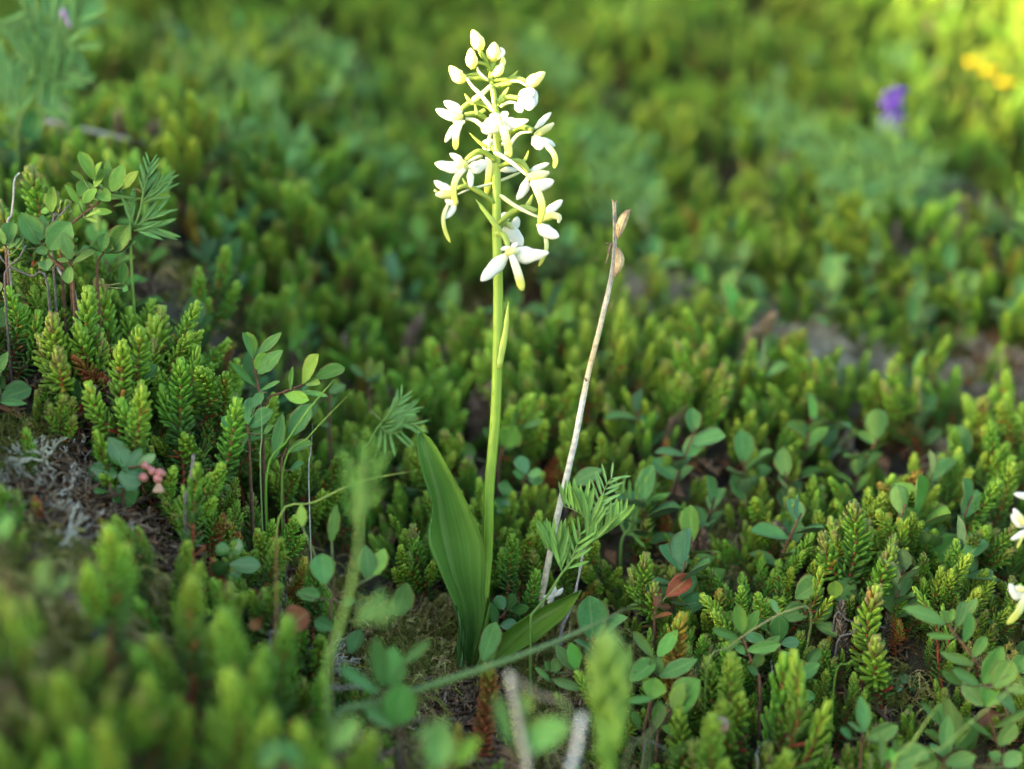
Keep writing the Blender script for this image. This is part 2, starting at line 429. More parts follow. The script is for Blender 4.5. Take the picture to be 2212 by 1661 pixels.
SPEC = [('green', .042, 1), ('green', .050, 2), ('green', .050, 3), ('tipred', .046, 3), ('green', .056, 4), ('tipred', .040, 2),
        ('green', .038, 2), ('open', .060, 1), ('red', .036, 1), ('gold', .040, 1), ('dead', .042, 1)]
SHOOTS = [make_shoot(*s) for s in SPEC]
PICK = [0, 1, 2, 3, 4, 5, 6, 0, 1, 2, 3, 4, 5, 6, 0, 1, 2, 3, 4, 5, 6, 2, 3, 4, 7, 8, 9, 10]
SH_LABEL = {'green': "bright green crowberry shoot with crowded blunt needle leaves on a red stem",
            'tipred': "crowberry shoot whose crowded green needles are tinged reddish at the tip",
            'open': "slender upright crowberry shoot with well spaced needle leaves on a red-brown stem",
            'red': "short crowberry shoot with dark red needle leaves", 'gold': "crowberry shoot with orange-yellow ageing needle leaves",
            'dead': "dead grey-brown crowberry shoot with withered needles"}
def place_shoot(i, loc, rot, sc):
    ms, mn, _, H, st, _ = SHOOTS[i]
    e = thing("crowberry_shoot", loc, SH_LABEL[st], "shrub shoot", "crowberry shoots: " + st)
    e.rotation_euler = rot; e.scale = (sc, sc, sc)
    link("stem", ms, e); tag(link("needles", mn, e), kind="stuff")
    return e


# ------------------------------------------------------------------ the orchid
TOCAM = -FWD
WHITE = (0.80, 0.82, 0.78); CREAM = (0.78, 0.79, 0.60); YG = (0.60, 0.64, 0.14); PALEG = (0.62, 0.68, 0.36)
PED = (0.30, 0.42, 0.08); STEMG = (0.20, 0.33, 0.035); BRACT = (0.36, 0.48, 0.09)
KINDS = {   # half-width profile, thickness share, colours, cup
    'petal': (prof((0, .40), (.4, 1), (.75, .78), (.95, .42), (1, .12)), .16, (CREAM, WHITE, WHITE, WHITE), -.25),
    'taper': (prof((0, .75), (.3, 1), (.65, .62), (.93, .28), (1, .1)), .16, (CREAM, WHITE, WHITE, WHITE), -.22),
    'lip': (prof((0, .7), (.3, .95), (.8, 1), (.95, .75), (1, .35)), .35, (WHITE, CREAM, CREAM, YG, YG), .15),
    'tongue': (prof((0, .7), (.3, 1), (.8, .9), (.95, .65), (1, .3)), .35, (CREAM, PALEG, YG, YG), .15),
    'spur': (prof((0, .6), (.5, .9), (.9, 1), (1, .5)), 1, (CREAM, CREAM, PALEG), 0),
    'ped': (prof((0, .75), (.5, 1.05), (.85, .95), (1, .7)), 1, (PED, PED, (0.40, 0.50, 0.13)), 0),
    'bract': (prof((0, .8), (.3, 1), (.7, .7), (.95, .25), (1, .08)), .28, (PED, BRACT, BRACT), -.15),
    'bud': (prof((0, .35), (.25, .9), (.45, 1), (.75, .68), (.95, .35), (1, .12)), .9, ((0.55, 0.60, 0.16), (0.74, 0.74, 0.38), (0.74, 0.74, 0.42), (0.70, 0.72, 0.36)), 0),
    'column': (prof((0, .5), (.3, 1), (.7, .95), (1, .35)), .75, ((0.66, 0.68, 0.24), (0.70, 0.72, 0.30), CREAM), 0),
}
KNAME = {'petal': 'petal', 'taper': 'petal', 'lip': 'lip', 'tongue': 'lip', 'spur': 'spur', 'ped': 'flower_stalk', 'bract': 'bract', 'bud': 'bud', 'column': 'column'}
def elem(kind, Z, pts, wz, d0, zs=None, face=None):
    """one piece of a flower: picture points in an enlarged view, width there, depth d0, offsets towards the camera in mm"""
    k = Z((1, 0))[0] - Z((0, 0))[0]
    zs = zs or (0,) * len(pts)
    if len(zs) != len(pts): zs = [zs[0] + (zs[-1] - zs[0]) * i / (len(pts) - 1) for i in range(len(pts))]
    path = [P(Z(p), d0 - z * 0.001) for p, z in zip(pts, zs)]
    hw = wz * k * d0 / FQ * 0.5 * (1.16 if kind in ('petal', 'taper') else 1.0)
    pf, th, cols, cup = KINDS[kind]
    mb = MB(); sweep(mb, path, lambda t: hw * pf(t), lambda t: hw * pf(t) * th, nrm=face or TOCAM, sides=10 if kind != 'spur' else 8, cols=cols, cup=cup, n=13)
    return mb

D0 = 0.585
ORCH = on_ground((0.004, 0.0))
orchid = thing("orchid", ORCH, "tall white-flowered orchid with yellow-green buds at the top, standing beside a dry stalk", "orchid")
def part(name, mb, parent, m): return link(name, mb.mesh(name, ORG, (m,)), parent)
ORG = ORCH
stem_q = [(1030, 1425), (1040, 1330), (1052, 1200), (1055, 1120), (1057, 1050), (1070, 900), (1075, 750), (1076, 640), R2((975, 1200)), R2((965, 900)), R2((960, 500)), R2((965, 0)), R1((965, 1300)), R1((935, 900)), R1((895, 720)), R1((905, 600))]
stem_d = [.600, .598, .596, .594, .593, .591, .589, .588, .587, .587, .586, .586, .585, .585, .585, .585]
sw = [26, 25, 24, 23.5, 23, 22.5, 22, 21.5, 21, 20.5, 19, 15.5, 16, 12.5, 10, 6]
mb = MB(); sp = [ORCH] + [P(q, d) for q, d in zip(stem_q, stem_d)]; wl = [26] + sw
def stem_w(t): x = t * (len(wl) - 1); i = min(int(x), len(wl) - 2); return (wl[i] + (wl[i + 1] - wl[i]) * (x - i)) * 0.59 / FQ * 0.5
# resample keeps parameter roughly by index, good enough for the slow taper
LEN = [0]
for a, b in zip(sp, sp[1:]): LEN.append(LEN[-1] + (b - a).length)
def stem_w2(t):
    s = t * LEN[-1]
    for i in range(len(sp) - 1):
        if s <= LEN[i + 1] + 1e-9: x = (s - LEN[i]) / (LEN[i + 1] - LEN[i]); return (wl[i] + (wl[i + 1] - wl[i]) * x) * 0.59 / FQ * 0.5
    return wl[-1] * 0.59 / FQ * 0.5
sweep(mb, sp, stem_w2, sides=14, cols=((0.17, 0.30, 0.035), (0.19, 0.33, 0.03), (0.21, 0.35, 0.035), (0.27, 0.40, 0.05), (0.42, 0.52, 0.09)), n=60)
stem = part("stem", mb, orchid, M['ostem'])
for rp in ((0.35, 1), (0.35, -1)):       # raised ribs of the stalk
    mb = MB(); path = crom(sp, 60)[2:50]
    sweep(mb, [p + RIGHT * stem_w2((i + 2) / 59) * 0.62 * rp[1] + TOCAM * stem_w2((i + 2) / 59) * 0.70 for i, p in enumerate(path)], lambda t: 0.00034 * (1 - .3 * t), sides=5, cols=((0.24, 0.38, 0.05), (0.30, 0.44, 0.06)))
    part("rib", mb, stem, M['ostem'])
mb = elem('bract', QZ, [(1078, 795), (1084, 760), (1092, 715), (1098, 652)], 15, .588, (1, 1, 2, 3)); part("bract", mb, orchid, M['ostem'])

FL = []   # (name, [elements]) ; first element is the flower's own stalk
F = lambda *a: FL.append(a)
F('bud', ('ped', R1, [(880, 620), (850, 520), (800, 450), (775, 380)], 52, (0, 2)), ('bud', R1, [(800, 410), (760, 320), (700, 185)], 150, (2, 3)))
F('bud', ('ped', R1, [(900, 650), (870, 580), (800, 545), (745, 540)], 38, (0, 4)), ('bud', R1, [(705, 610), (690, 500), (683, 383)], 135, (4, 5)), ('spur', R1, [(750, 590), (770, 640), (830, 700), (880, 740)], 34, (4, 1)))
F('bud', ('ped', R1, [(900, 640), (920, 560), (930, 500)], 60, (0, 0)), ('bud', R1, [(930, 530), (930, 430), (942, 318)], 165, (1, 3)), ('petal', R1, [(975, 500), (1035, 430), (1000, 372)], 45, (3, 3)))
F('bud', ('ped', R1, [(900, 690), (960, 640), (990, 580)], 60, (2, 5)), ('bud', R1, [(930, 690), (1000, 620), (1030, 545)], 95, (4, 6)))
F('bud', ('ped', R1, [(910, 650), (990, 600), (1020, 570)], 40, (-2, -3)), ('bud', R1, [(1015, 590), (1035, 530), (1030, 470)], 62, (-3, -3)))
F('bud', ('ped', R1, [(890, 735), (800, 715), (740, 712), (635, 705)], 44, (1, 3)), ('bud', R1, [(640, 700), (560, 700), (452, 578)], 150, (3, 3)), ('bract', R1, [(850, 715), (740, 665), (620, 680)], 42, (-1, 0)), ('spur', R1, [(640, 715), (700, 800), (800, 900), (945, 1085)], 46, (4, 8)))
F('bud', ('ped', R1, [(905, 745), (1000, 725), (1130, 722), (1200, 708), (1295, 745)], 48, (0, 2)), ('bud', R1, [(1275, 790), (1360, 740), (1490, 645)], 140, (2, 3)), ('bract', R1, [(1085, 725), (1140, 690), (1195, 625)], 48, (1, 2)), ('spur', R1, [(1285, 790), (1210, 745), (1110, 745)], 34, (3, 2)))
F('bud', ('ped', R1, [(915, 800), (1000, 790), (1060, 770), (1130, 762)], 60, (0, 2)), ('spur', R1, [(900, 790), (800, 880), (700, 955)], 62, (3, 6)))
F('flower', ('ped', R1, [(960, 1030), (1030, 950), (1100, 915), (1210, 925)], 52, (0, 4)), ('petal', R1, [(1190, 950), (1280, 890), (1375, 835)], 130, (3, 6)), ('petal', R1, [(1200, 940), (1300, 970), (1330, 1060)], 150, (5, 6)), ('petal', R1, [(1170, 980), (1210, 1030), (1240, 1082)], 90, (6, 6)), ('petal', R1, [(1290, 1040), (1360, 960), (1385, 840)], 90, (4, 4)), ('bract', R1, [(980, 970), (1040, 890), (1098, 805)], 60, (2, 3)), ('spur', R1, [(1170, 975), (1090, 975), (1000, 1020)], 38, (5, 3)))
F('flower', ('ped', R1, [(930, 1080), (860, 1010), (760, 975), (670, 980), (570, 1050)], 58, (0, 3)), ('petal', R1, [(590, 1080), (480, 1010), (392, 960)], 100, (2, 1)), ('petal', R1, [(600, 1120), (450, 1110), (304, 1048)], 105, (5, 6)), ('column', R1, [(600, 1130), (520, 1120), (440, 1090)], 80, (7, 7)), ('petal', R1, [(620, 1180), (540, 1190), (490, 1180)], 70, (4, 3)), ('petal', R1, [(600, 1190), (490, 1270), (405, 1405)], 75, (5, 5)), ('lip', R1, [(580, 1180), (525, 1320), (520, 1485)], 72, (7, 8)), ('spur', R1, [(625, 1150), (740, 1175), (870, 1290)], 52, (5, 6)), ('bract', R1, [(720, 990), (665, 950), (615, 875)], 46, (4, 4)))
F('flower', ('ped', R1, [(900, 1210), (830, 1140), (740, 1095), (620, 1105)], 55, (0, 4)), ('bract', R1, [(840, 1050), (780, 1085), (720, 1110)], 46, (2, 3)), ('bract', R1, [(750, 1100), (740, 1050), (725, 990)], 34, (4, 4)))
F('flower', ('ped', R1, [(950, 1060), (965, 1110), (985, 1160)], 80, (2, 10)), ('petal', R1, [(1010, 1140), (1050, 1105), (1090, 1095)], 70, (10, 12)), ('petal', R1, [(1010, 1140), (940, 1120), (890, 1135)], 70, (10, 12)), ('petal', R1, [(1010, 1170), (900, 1230), (805, 1290)], 165, (11, 13)), ('taper', R1, [(1020, 1190), (1160, 1200), (1310, 1165)], 120, (11, 14)), ('column', R1, [(970, 1130), (990, 1180), (1010, 1220)], 80, (13, 14)), ('tongue', R1, [(1020, 1180), (1060, 1340), (1115, 1565)], 88, (13, 15)), ('spur', R1, [(960, 1180), (880, 1370), (890, 1470)], 36, (8, 4)))
F('flower', ('ped', R1, [(985, 1400), (1100, 1310), (1220, 1240), (1365, 1275)], 66, (0, 2)), ('petal', R1, [(1375, 1260), (1470, 1165), (1555, 1080)], 66, (1, 1)), ('column', R1, [(1370, 1330), (1470, 1280), (1585, 1200)], 80, (4, 5)), ('petal', R1, [(1370, 1330), (1420, 1420), (1440, 1488)], 125, (5, 6)), ('petal', R1, [(1390, 1390), (1500, 1405), (1600, 1445)], 90, (3, 1)), ('tongue', R1, [(1480, 1420), (1570, 1510), (1605, 1600), (1588, 1690)], 62, (5, 6)), ('spur', R1, [(1350, 1295), (1220, 1310), (1130, 1400), (1050, 1560)], 42, (4, 3)))
F('flower', ('ped', R1, [(965, 1500), (920, 1470), (880, 1450)], 60, (-2, -7)), ('petal', R1, [(840, 1490), (860, 1430), (925, 1385)], 110, (-8, -8)), ('petal', R1, [(840, 1440), (870, 1400), (925, 1380)], 60, (-7, -7)), ('tongue', R2, [(870, 20), (885, 200), (850, 460)], 82, (-8, -9)), ('petal', R2, [(1000, 190), (1100, 180), (1190, 190)], 62, (-6, -8)), ('bract', R1, [(860, 1465), (770, 1400), (668, 1305)], 42, (-3, -2)), ('spur', R1, [(870, 1490), (1000, 1440), (1060, 1400)], 38, (-6, 3)))
F('flower', ('ped', R2, [(955, 90), (870, 20), (760, -15), (630, 70)], 62, (0, 4)), ('petal', R2, [(600, 100), (530, 50), (455, 5)], 72, (3, 1)), ('petal', R2, [(620, 170), (450, 150), (292, 110)], 115, (5, 6)), ('petal', R2, [(650, 170), (750, 150), (865, 85)], 130, (4, 3)), ('column', R2, [(650, 150), (580, 120), (500, 90)], 110, (8, 8)), ('tongue', R2, [(620, 170), (530, 270), (495, 420), (525, 570)], 72, (9, 11)), ('petal', R2, [(675, 180), (680, 280), (685, 375)], 68, (5, 5)), ('spur', R2, [(650, 100), (740, 50), (810, 35)], 40, (6, 4)))
F('flower', ('ped', R2, [(940, 540), (800, 440), (650, 360), (535, 380)], 58, (0, 4)), ('petal', R2, [(490, 410), (370, 360), (285, 300)], 85, (4, 4)), ('column', R2, [(510, 460), (420, 450), (300, 450)], 95, (6, 7)), ('column', R2, [(320, 420), (295, 410), (290, 395)], 28, (6, 6)), ('petal', R2, [(545, 530), (470, 530), (400, 510)], 80, (6, 5)), ('petal', R2, [(520, 530), (470, 640), (395, 715)], 66, (6, 7)), ('tongue', R2, [(440, 540), (385, 700), (405, 850), (460, 975)], 46, (7, 8)), ('spur', R2, [(540, 450), (660, 395), (780, 365), (920, 330), (1080, 270), (1225, 208)], 34, (4, -5)), ('bract', R2, [(660, 370), (625, 330), (590, 265)], 34, (3, 3)))
F('flower', ('ped', R2, [(985, 150), (1130, 95), (1230, 105), (1315, 210)], 66, (0, 2)), ('petal', R2, [(1300, 240), (1400, 165), (1535, 110)], 66, (1, 0)), ('column', R2, [(1290, 270), (1400, 250), (1535, 210)], 100, (5, 5)), ('petal', R2, [(1330, 320), (1440, 345), (1585, 300)], 125, (6, 6)), ('petal', R2, [(1300, 270), (1255, 400), (1180, 510)], 95, (2, 0)), ('tongue', R2, [(1350, 310), (1430, 470), (1460, 600), (1425, 775)], 82, (8, 9)), ('spur', R2, [(1290, 240), (1150, 120), (1000, 20), (930, -10)], 50, (5, 3)), ('bract', R2, [(1230, 110), (1280, 60), (1312, -30)], 40, (1, 1)))
F('flower', ('ped', R2, [(985, 770), (1110, 660), (1250, 595), (1400, 630)], 72, (0, 2)), ('petal', R2, [(1470, 670), (1580, 590), (1678, 510)], 88, (1, 1)), ('column', R2, [(1450, 730), (1560, 680), (1640, 700), (1635, 760)], 80, (4, 5)), ('petal', R2, [(1410, 760), (1490, 840), (1640, 912)], 130, (4, 5)), ('tongue', R2, [(1480, 860), (1505, 1000), (1480, 1110), (1420, 1230)], 48, (3, 3)), ('spur', R2, [(1420, 700), (1290, 640), (1150, 565), (1000, 455)], 46, (4, 5)), ('bract', R2, [(1280, 590), (1320, 530), (1358, 445)], 52, (1, 1)))
F('flower', ('ped', R2, [(965, 800), (1020, 760), (1070, 740)], 60, (-3, -9)), ('petal', R2, [(1060, 760), (1050, 700), (1090, 650)], 110, (-9, -10)), ('petal', R2, [(1090, 780), (1160, 780), (1190, 690)], 95, (-9, -9)), ('column', R2, [(1050, 760), (1110, 800), (1160, 820)], 80, (-8, -7)), ('petal', R2, [(1030, 810), (1140, 890), (1245, 1010)], 160, (-7, -7)))
F('flower', ('ped', R2, [(955, 880), (1020, 880), (1060, 930), (1090, 1020)], 66, (3, 11)), ('bract', R2, [(1015, 870), (880, 690), (733, 500)], 60, (5, 7)), ('petal', R2, [(1130, 1050), (1080, 1035), (1005, 1045)], 55, (12, 12)), ('petal', R2, [(1120, 1040), (1160, 1000), (1190, 975)], 50, (12, 13)), ('column', R2, [(1060, 1100), (1120, 1070), (1200, 1060)], 95, (13, 14)), ('petal', R2, [(1090, 1090), (950, 1230), (795, 1390)], 138, (12, 14)), ('taper', R2, [(1160, 1090), (1330, 1110), (1530, 1080)], 170, (12, 14)), ('lip', R2, [(1125, 1110), (1190, 1290), (1243, 1495)], 92, (14, 16)))
LBL = {0: "topmost closed bud", 12: None}
for fl in FL:
    nm, els = fl[0], fl[1:]
    f = None
    for e in els:
        kind, Z, pts, wz, zs = e
        mb = elem(kind, Z, pts, wz, D0, zs)
        mt = M['petal'] if kind not in ('bract',) else M['ostem']
        if f is None: f = part(nm, mb, orchid, M['petal'])
        else: part(KNAME[kind] if KNAME[kind] != 'bud' else 'bud_head', mb, f, mt)

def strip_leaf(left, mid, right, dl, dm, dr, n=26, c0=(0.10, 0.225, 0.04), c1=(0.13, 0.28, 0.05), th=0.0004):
    """broad leaf blade from its two edges and midrib, closed with thickness th"""
    Lp = crom([P(q, d) for q, d in zip(left, dl)], n); Mp = crom([P(q, d) for q, d in zip(mid, dm)], n); Rp = crom([P(q, d) for q, d in zip(right, dr)], n)
    W = 10; V = []; C = []; Lc = []; Fc = []
    for side in (0, 1):
        for i in range(n):
            for k in range(W + 1):
                s = k / W * 2 - 1
                a = Mp[i].lerp(Rp[i], s) if s > 0 else Mp[i].lerp(Lp[i], -s)
                a = a + FWD * (0.0022 * math.sin(math.pi * abs(s)) * (1 if s < 0 else 0.8)) + FWD * side * th + RIGHT * 0.0006 * math.sin(9 * i / n + 4 * s)
                V.append(a); C.append(lerp3(c0, c1, i / n)); Lc.append((s, i / n, 0))
    K = n * (W + 1)
    for i in range(n - 1):
        for k in range(W):
            q = i * (W + 1) + k; Fc.append((q, q + 1, q + W + 2, q + W + 1)); Fc.append((K + q + W + 1, K + q + W + 2, K + q + 1, K + q))
    for i in range(n - 1):
        for k in (0, W):
            q = i * (W + 1) + k; Fc.append((q, q + W + 1, K + q + W + 1, K + q))
    for k in range(W):
        Fc.append((k, k + 1, K + k + 1, K + k)); q = (n - 1) * (W + 1) + k; Fc.append((q, q + 1, K + q + 1, K + q))
    protect(Lp[2:]); protect(Rp[2:]); protect(Mp[2:])
    mb = MB(); mb.add(V, Fc, C, Lc); return mb
z3 = lambda l: [R3(p) for p in l]
mb = strip_leaf(z3([(372, 1535), (392, 1300), (350, 1150), (262, 960), (186, 790), (205, 640), (210, 560), (165, 400), (136, 230), (142, 143)]),
                z3([(405, 1540), (415, 1300), (385, 1130), (335, 960), (295, 740), (272, 640), (255, 540), (205, 370), (165, 220), (150, 140)]),
                z3([(455, 1535), (530, 1250), (525, 1080), (528, 950), (512, 780), (470, 670), (420, 540), (320, 350), (230, 200), (165, 148)]),
                [.590, .588, .583, .577, .573, .573, .573, .574, .577, .580], [.597, .597, .594, .590, .588, .587, .586, .584, .582, .581], [.588, .586, .584, .580, .577, .576, .576, .577, .578, .580])
leaf1 = part("leaf", mb, orchid, M['oleaf']); leaf1["label"] = "long broad upright green leaf"
mb = strip_leaf(z3([(365, 1540), (370, 1400), (362, 1280), (345, 1170)]), z3([(385, 1540), (395, 1400), (385, 1280), (352, 1168)]), z3([(408, 1540), (412, 1400), (402, 1280), (356, 1172)]),
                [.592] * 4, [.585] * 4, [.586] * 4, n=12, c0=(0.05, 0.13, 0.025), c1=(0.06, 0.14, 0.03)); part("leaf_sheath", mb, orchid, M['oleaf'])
mb = strip_leaf(z3([(520, 1540), (600, 1385), (740, 1255), (880, 1170), (1000, 1125), (1098, 1083)]), z3([(540, 1545), (650, 1420), (800, 1300), (940, 1200), (1030, 1140), (1099, 1085)]), z3([(560, 1550), (690, 1462), (870, 1345), (1010, 1240), (1065, 1160), (1101, 1087)]),
                [.597, .590, .585, .582, .580, .578], [.595, .592, .589, .586, .582, .578], [.590, .582, .578, .576, .576, .578], c0=(0.11, 0.22, 0.03), c1=(0.13, 0.26, 0.03)); part("leaf", mb, orchid, M['oleaf'])
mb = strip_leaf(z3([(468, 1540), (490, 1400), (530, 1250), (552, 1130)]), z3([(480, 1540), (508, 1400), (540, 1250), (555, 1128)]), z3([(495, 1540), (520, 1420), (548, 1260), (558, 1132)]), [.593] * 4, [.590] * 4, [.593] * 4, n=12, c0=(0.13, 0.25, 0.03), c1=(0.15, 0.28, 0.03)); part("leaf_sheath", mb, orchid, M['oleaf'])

# ------------------------------------------------------------------ dry stalk of last year
B0 = P((1166, 1318), .612); ORG = on_ground(B0)
dry = thing("dry_stalk", ORG, "bleached dead flower stalk with withered seed capsules near its top, leaning beside the white orchid", "dead stalk")
pq = [(1168, 1310), (1185, 1210), (1205, 1110), (1240, 960), (1268, 820), (1300, 690), (1322, 590), (1328, 520), (1327, 437)]
pth = [ORG] + [P(q, d) for q, d in zip(pq, [.612, .610, .608, .604, .602, .600, .598, .597, .596])]
cols = [(0.42, 0.33, 0.20), (0.50, 0.40, 0.26), (0.58, 0.50, 0.36), (0.56, 0.52, 0.43), (0.48, 0.47, 0.44), (0.62, 0.60, 0.54), (0.60, 0.48, 0.28), (0.55, 0.50, 0.42), (0.36, 0.34, 0.32), (0.30, 0.27, 0.24)]
mb = MB(); sweep(mb, pth, prof((0, .00145), (.4, .00135), (.75, .0011), (1, .0008)), sides=9, cols=cols, n=54, jit=0.07)
dst = part("stalk", mb, dry, M['dry']); protect(crom(pth, 40)[4:]); protect(crom(sp, 40)[9:])
for off in (-.5, .1, .55):
    mb = MB(); cp = crom(pth, 54); sweep(mb, [p + RIGHT * (0.0013 - 0.0006 * i / 54) * off + TOCAM * (0.0012 - 0.0005 * i / 54) for i, p in enumerate(cp)][14:], lambda t: 0.00022, sides=4, cols=[tuple(x * .8 for x in c) for c in cols[3:]], jit=.3); part("rib", mb, dst, M['dry'])
for base_, pts, wv in (("seed_capsule", [(588, 325), (598, 270), (622, 205), (642, 172)], 50), ("seed_capsule", [(570, 535), (592, 470), (595, 420), (583, 375)], 42)):
    c = None
    for j, off in enumerate((-.8, -.3, .25, .8)):
        mb = MB(); pp = [P(R4((x + off * wv * .45 * math.sin(math.pi * (k + .3) / len(pts)), y)), .597 - .002 * math.cos(off)) for k, (x, y) in enumerate(pts)]
        sweep(mb, pp, prof((0, .0003), (.5, .0009), (1, .00025)), sides=6, cols=((0.25, 0.17, 0.09), (0.48, 0.38, 0.22), (0.26, 0.19, 0.12)), n=10, jit=.1)
        if c is None: c = part(base_, mb, dry, M['dry'])
        else: part("capsule_valve", mb, c, M['dry'])
mb = MB(); sweep(mb, [P(R4(p), .597) for p in ((636, 178), (655, 172), (660, 200))], prof((0, .0005), (1, .0002)), sides=5, cols=((0.2, 0.15, 0.1),), n=7); part("capsule_tip", mb, dry, M['dry'])
for pts, r in (([(556, 350), (545, 370), (536, 410), (524, 458)], .0008), ([(550, 356), (535, 352), (516, 350)], .00035), ([(418, 1100), (410, 1090), (408, 1080)], .0007), ([(568, 140), (558, 122), (552, 112)], .0006), ([(575, 135), (580, 118)], .0005)):
    mb = MB(); sweep(mb, [P(R4(p), .5975) for p in pts], prof((0, r), (1, r * .4)), sides=5, cols=((0.17, 0.12, 0.08), (0.24, 0.17, 0.11)), n=7, jit=.2); part("withered_bract", mb, dry, M['dry'])

# ------------------------------------------------------------------ leafy dwarf shrubs
def leaf_mesh(name, shape, cup, curl, fold, m, c0, c1, wob=0.0):
    nl, nw = 11, 6; V = []; C = []; Lc = []; Fc = []
    for side in (0, 1):
        for i in range(nl):
            t = i / (nl - 1)
            hw = shape(t)
            for k in range(nw + 1):
                s = k / nw * 2 - 1
                z = cup * (s * s) * hw * 0.9 + fold * abs(s) * hw + 2.0 * curl * t * t + wob * math.sin(7 * t + 3 * s) * 0.02
                V.append(Vector((s * hw * (1 - 0.25 * abs(fold)), t, z - side * 0.012))); C.append(c1 if side else c0); Lc.append((s, t * 1.6, 0))
    K = nl * (nw + 1)
    for i in range(nl - 1):
        for k in range(nw):
            q = i * (nw + 1) + k; Fc.append((q, q + 1, q + nw + 2, q + nw + 1)); Fc.append((K + q + nw + 1, K + q + nw + 2, K + q + 1, K + q))
        for k in (0, nw):
            q = i * (nw + 1) + k; Fc.append((q, q + nw + 1, K + q + nw + 1, K + q))
    mb = MB(); mb.add(V, Fc, C, Lc); return mb.mesh(name, mats=(m,))
obov = prof((0, .04), (.10, .20), (.32, .42), (.6, .5), (.82, .42), (.94, .22), (1, .02))
ellip = prof((0, .04), (.10, .26), (.4, .5), (.65, .46), (.85, .26), (1, .01))
roundp = prof((0, .05), (.15, .30), (.45, .5), (.75, .45), (.92, .22), (1, .03))
B_UP = (0.105, 0.248, 0.066); B_DN = (0.12, 0.24, 0.11)
BL = [leaf_mesh("bilberry_leaf", sh, cu, crl, fo, M['bil'], B_UP, B_DN, wb) for sh, cu, crl, fo, wb in
      ((obov, .25, -.06, .25, .5), (ellip, .2, .08, .3, .8), (obov, .15, .10, .45, .3), (roundp, .3, -.05, .15, .6), (ellip, -.15, -.14, .2, .5), (obov, .3, .05, .1, 1.0))]
LL = [leaf_mesh("lingonberry_leaf", sh, cu, crl, fo, M['lin'], (0.06, 0.17, 0.04), (0.12, 0.23, 0.09), .3) for sh, cu, crl, fo in ((obov, -.25, -.08, .12), (roundp, -.3, -.10, .1), (ellip, -.2, .05, .2))]

def frame(base, tip, nrm, width, org):
    y = tip - base; L = y.length; y = y / L; x = y.cross(nrm); x = x.normalized() if x.length > 1e-5 else y.orthogonal().normalized()
    z = x.cross(y); b = base - Vector(org)
    return Matrix(((x.x * width, y.x * L, z.x * width, b.x), (x.y * width, y.y * L, z.y * width, b.y), (x.z * width, y.z * L, z.z * width, b.z), (0, 0, 0, 1)))
GREEN = (1, 1, 1); YEL = (1.75, 1.45, .8); BLUE = (.9, 1.0, 1.15); REDL = (2.6, .28, .5); DK = (.75, .8, .85)
def shrub(Z, dep, stem, leaves, label, tint=GREEN, name="bog_bilberry", meshes=None, cat="dwarf shrub", stemcol=((0.06, 0.04, 0.03), (0.14, 0.07, 0.04)), wob=.006, group=None, face=0.75, ring=0.0010):
    meshes = meshes or BL
    p0 = P(Z(stem[0]), dep); g = on_ground(p0)
    e = thing(name, g, label, cat, group)
    pts = [P(Z(s), dep) for s in stem]
    if pts[0].z > g.z + 0.003: pts = [g] + pts
    mb = MB(); sweep(mb, pts, prof((0, ring), (1, ring * .55)), sides=6, cols=stemcol, n=max(8, 4 * len(pts)), jit=.08)
    st = link("stem", mb.mesh("shrub_stem", g, (M['bark'],)), e)
    k = Z((1, 0))[0] - Z((0, 0))[0]; sp_ = crom(pts, 24)
    for lf in leaves:
        bx, by, tx, ty, wz = lf[:5]; tn = lf[5] if len(lf) > 5 else tint
        db = dep - U(0, .004); dt = db - U(-wob, wob * 1.4)
        b = P(Z((bx, by)), db); tp = P(Z((tx, ty)), dt)
        nr = (TOCAM * face + Vector((0, 0, 1)) * (1 - face) + RIGHT * U(-.35, .35) + UP * U(-.2, .5)).normalized()
        o = link("leaf", random.choice(meshes), e, mtx=frame(b, tp, nr, wz * k * dep / FQ * 1.36, g))
        wv_ = RIGHT * (wz * k * dep / FQ * .35)
        protect([b.lerp(tp, k_) for k_ in (.1, .4, .7, .95)]); protect([b.lerp(tp, .5) + wv_, b.lerp(tp, .5) - wv_])
        v = U(.85, 1.15); o.color = (tn[0] * v * U(.92, 1.1), tn[1] * v, tn[2] * v * U(.85, 1.1), 1)
        near = min(sp_, key=lambda s: (s - b).length)
        if (near - b).length > 0.0012 and (near - b).length < .03:     # leaf stalk reaching back to the stem
            mb = MB(); sweep(mb, [near, b.lerp(near, .5) - Vector((0, 0, .0006)), b.lerp(tp, .03)], lambda t: 0.00035, sides=4, cols=((0.12, 0.08, 0.04), (0.12, 0.17, 0.06)), n=5)
            link("leaf_stalk", mb.mesh("leaf_stalk", g, (M['bark'],)), e)
    return e

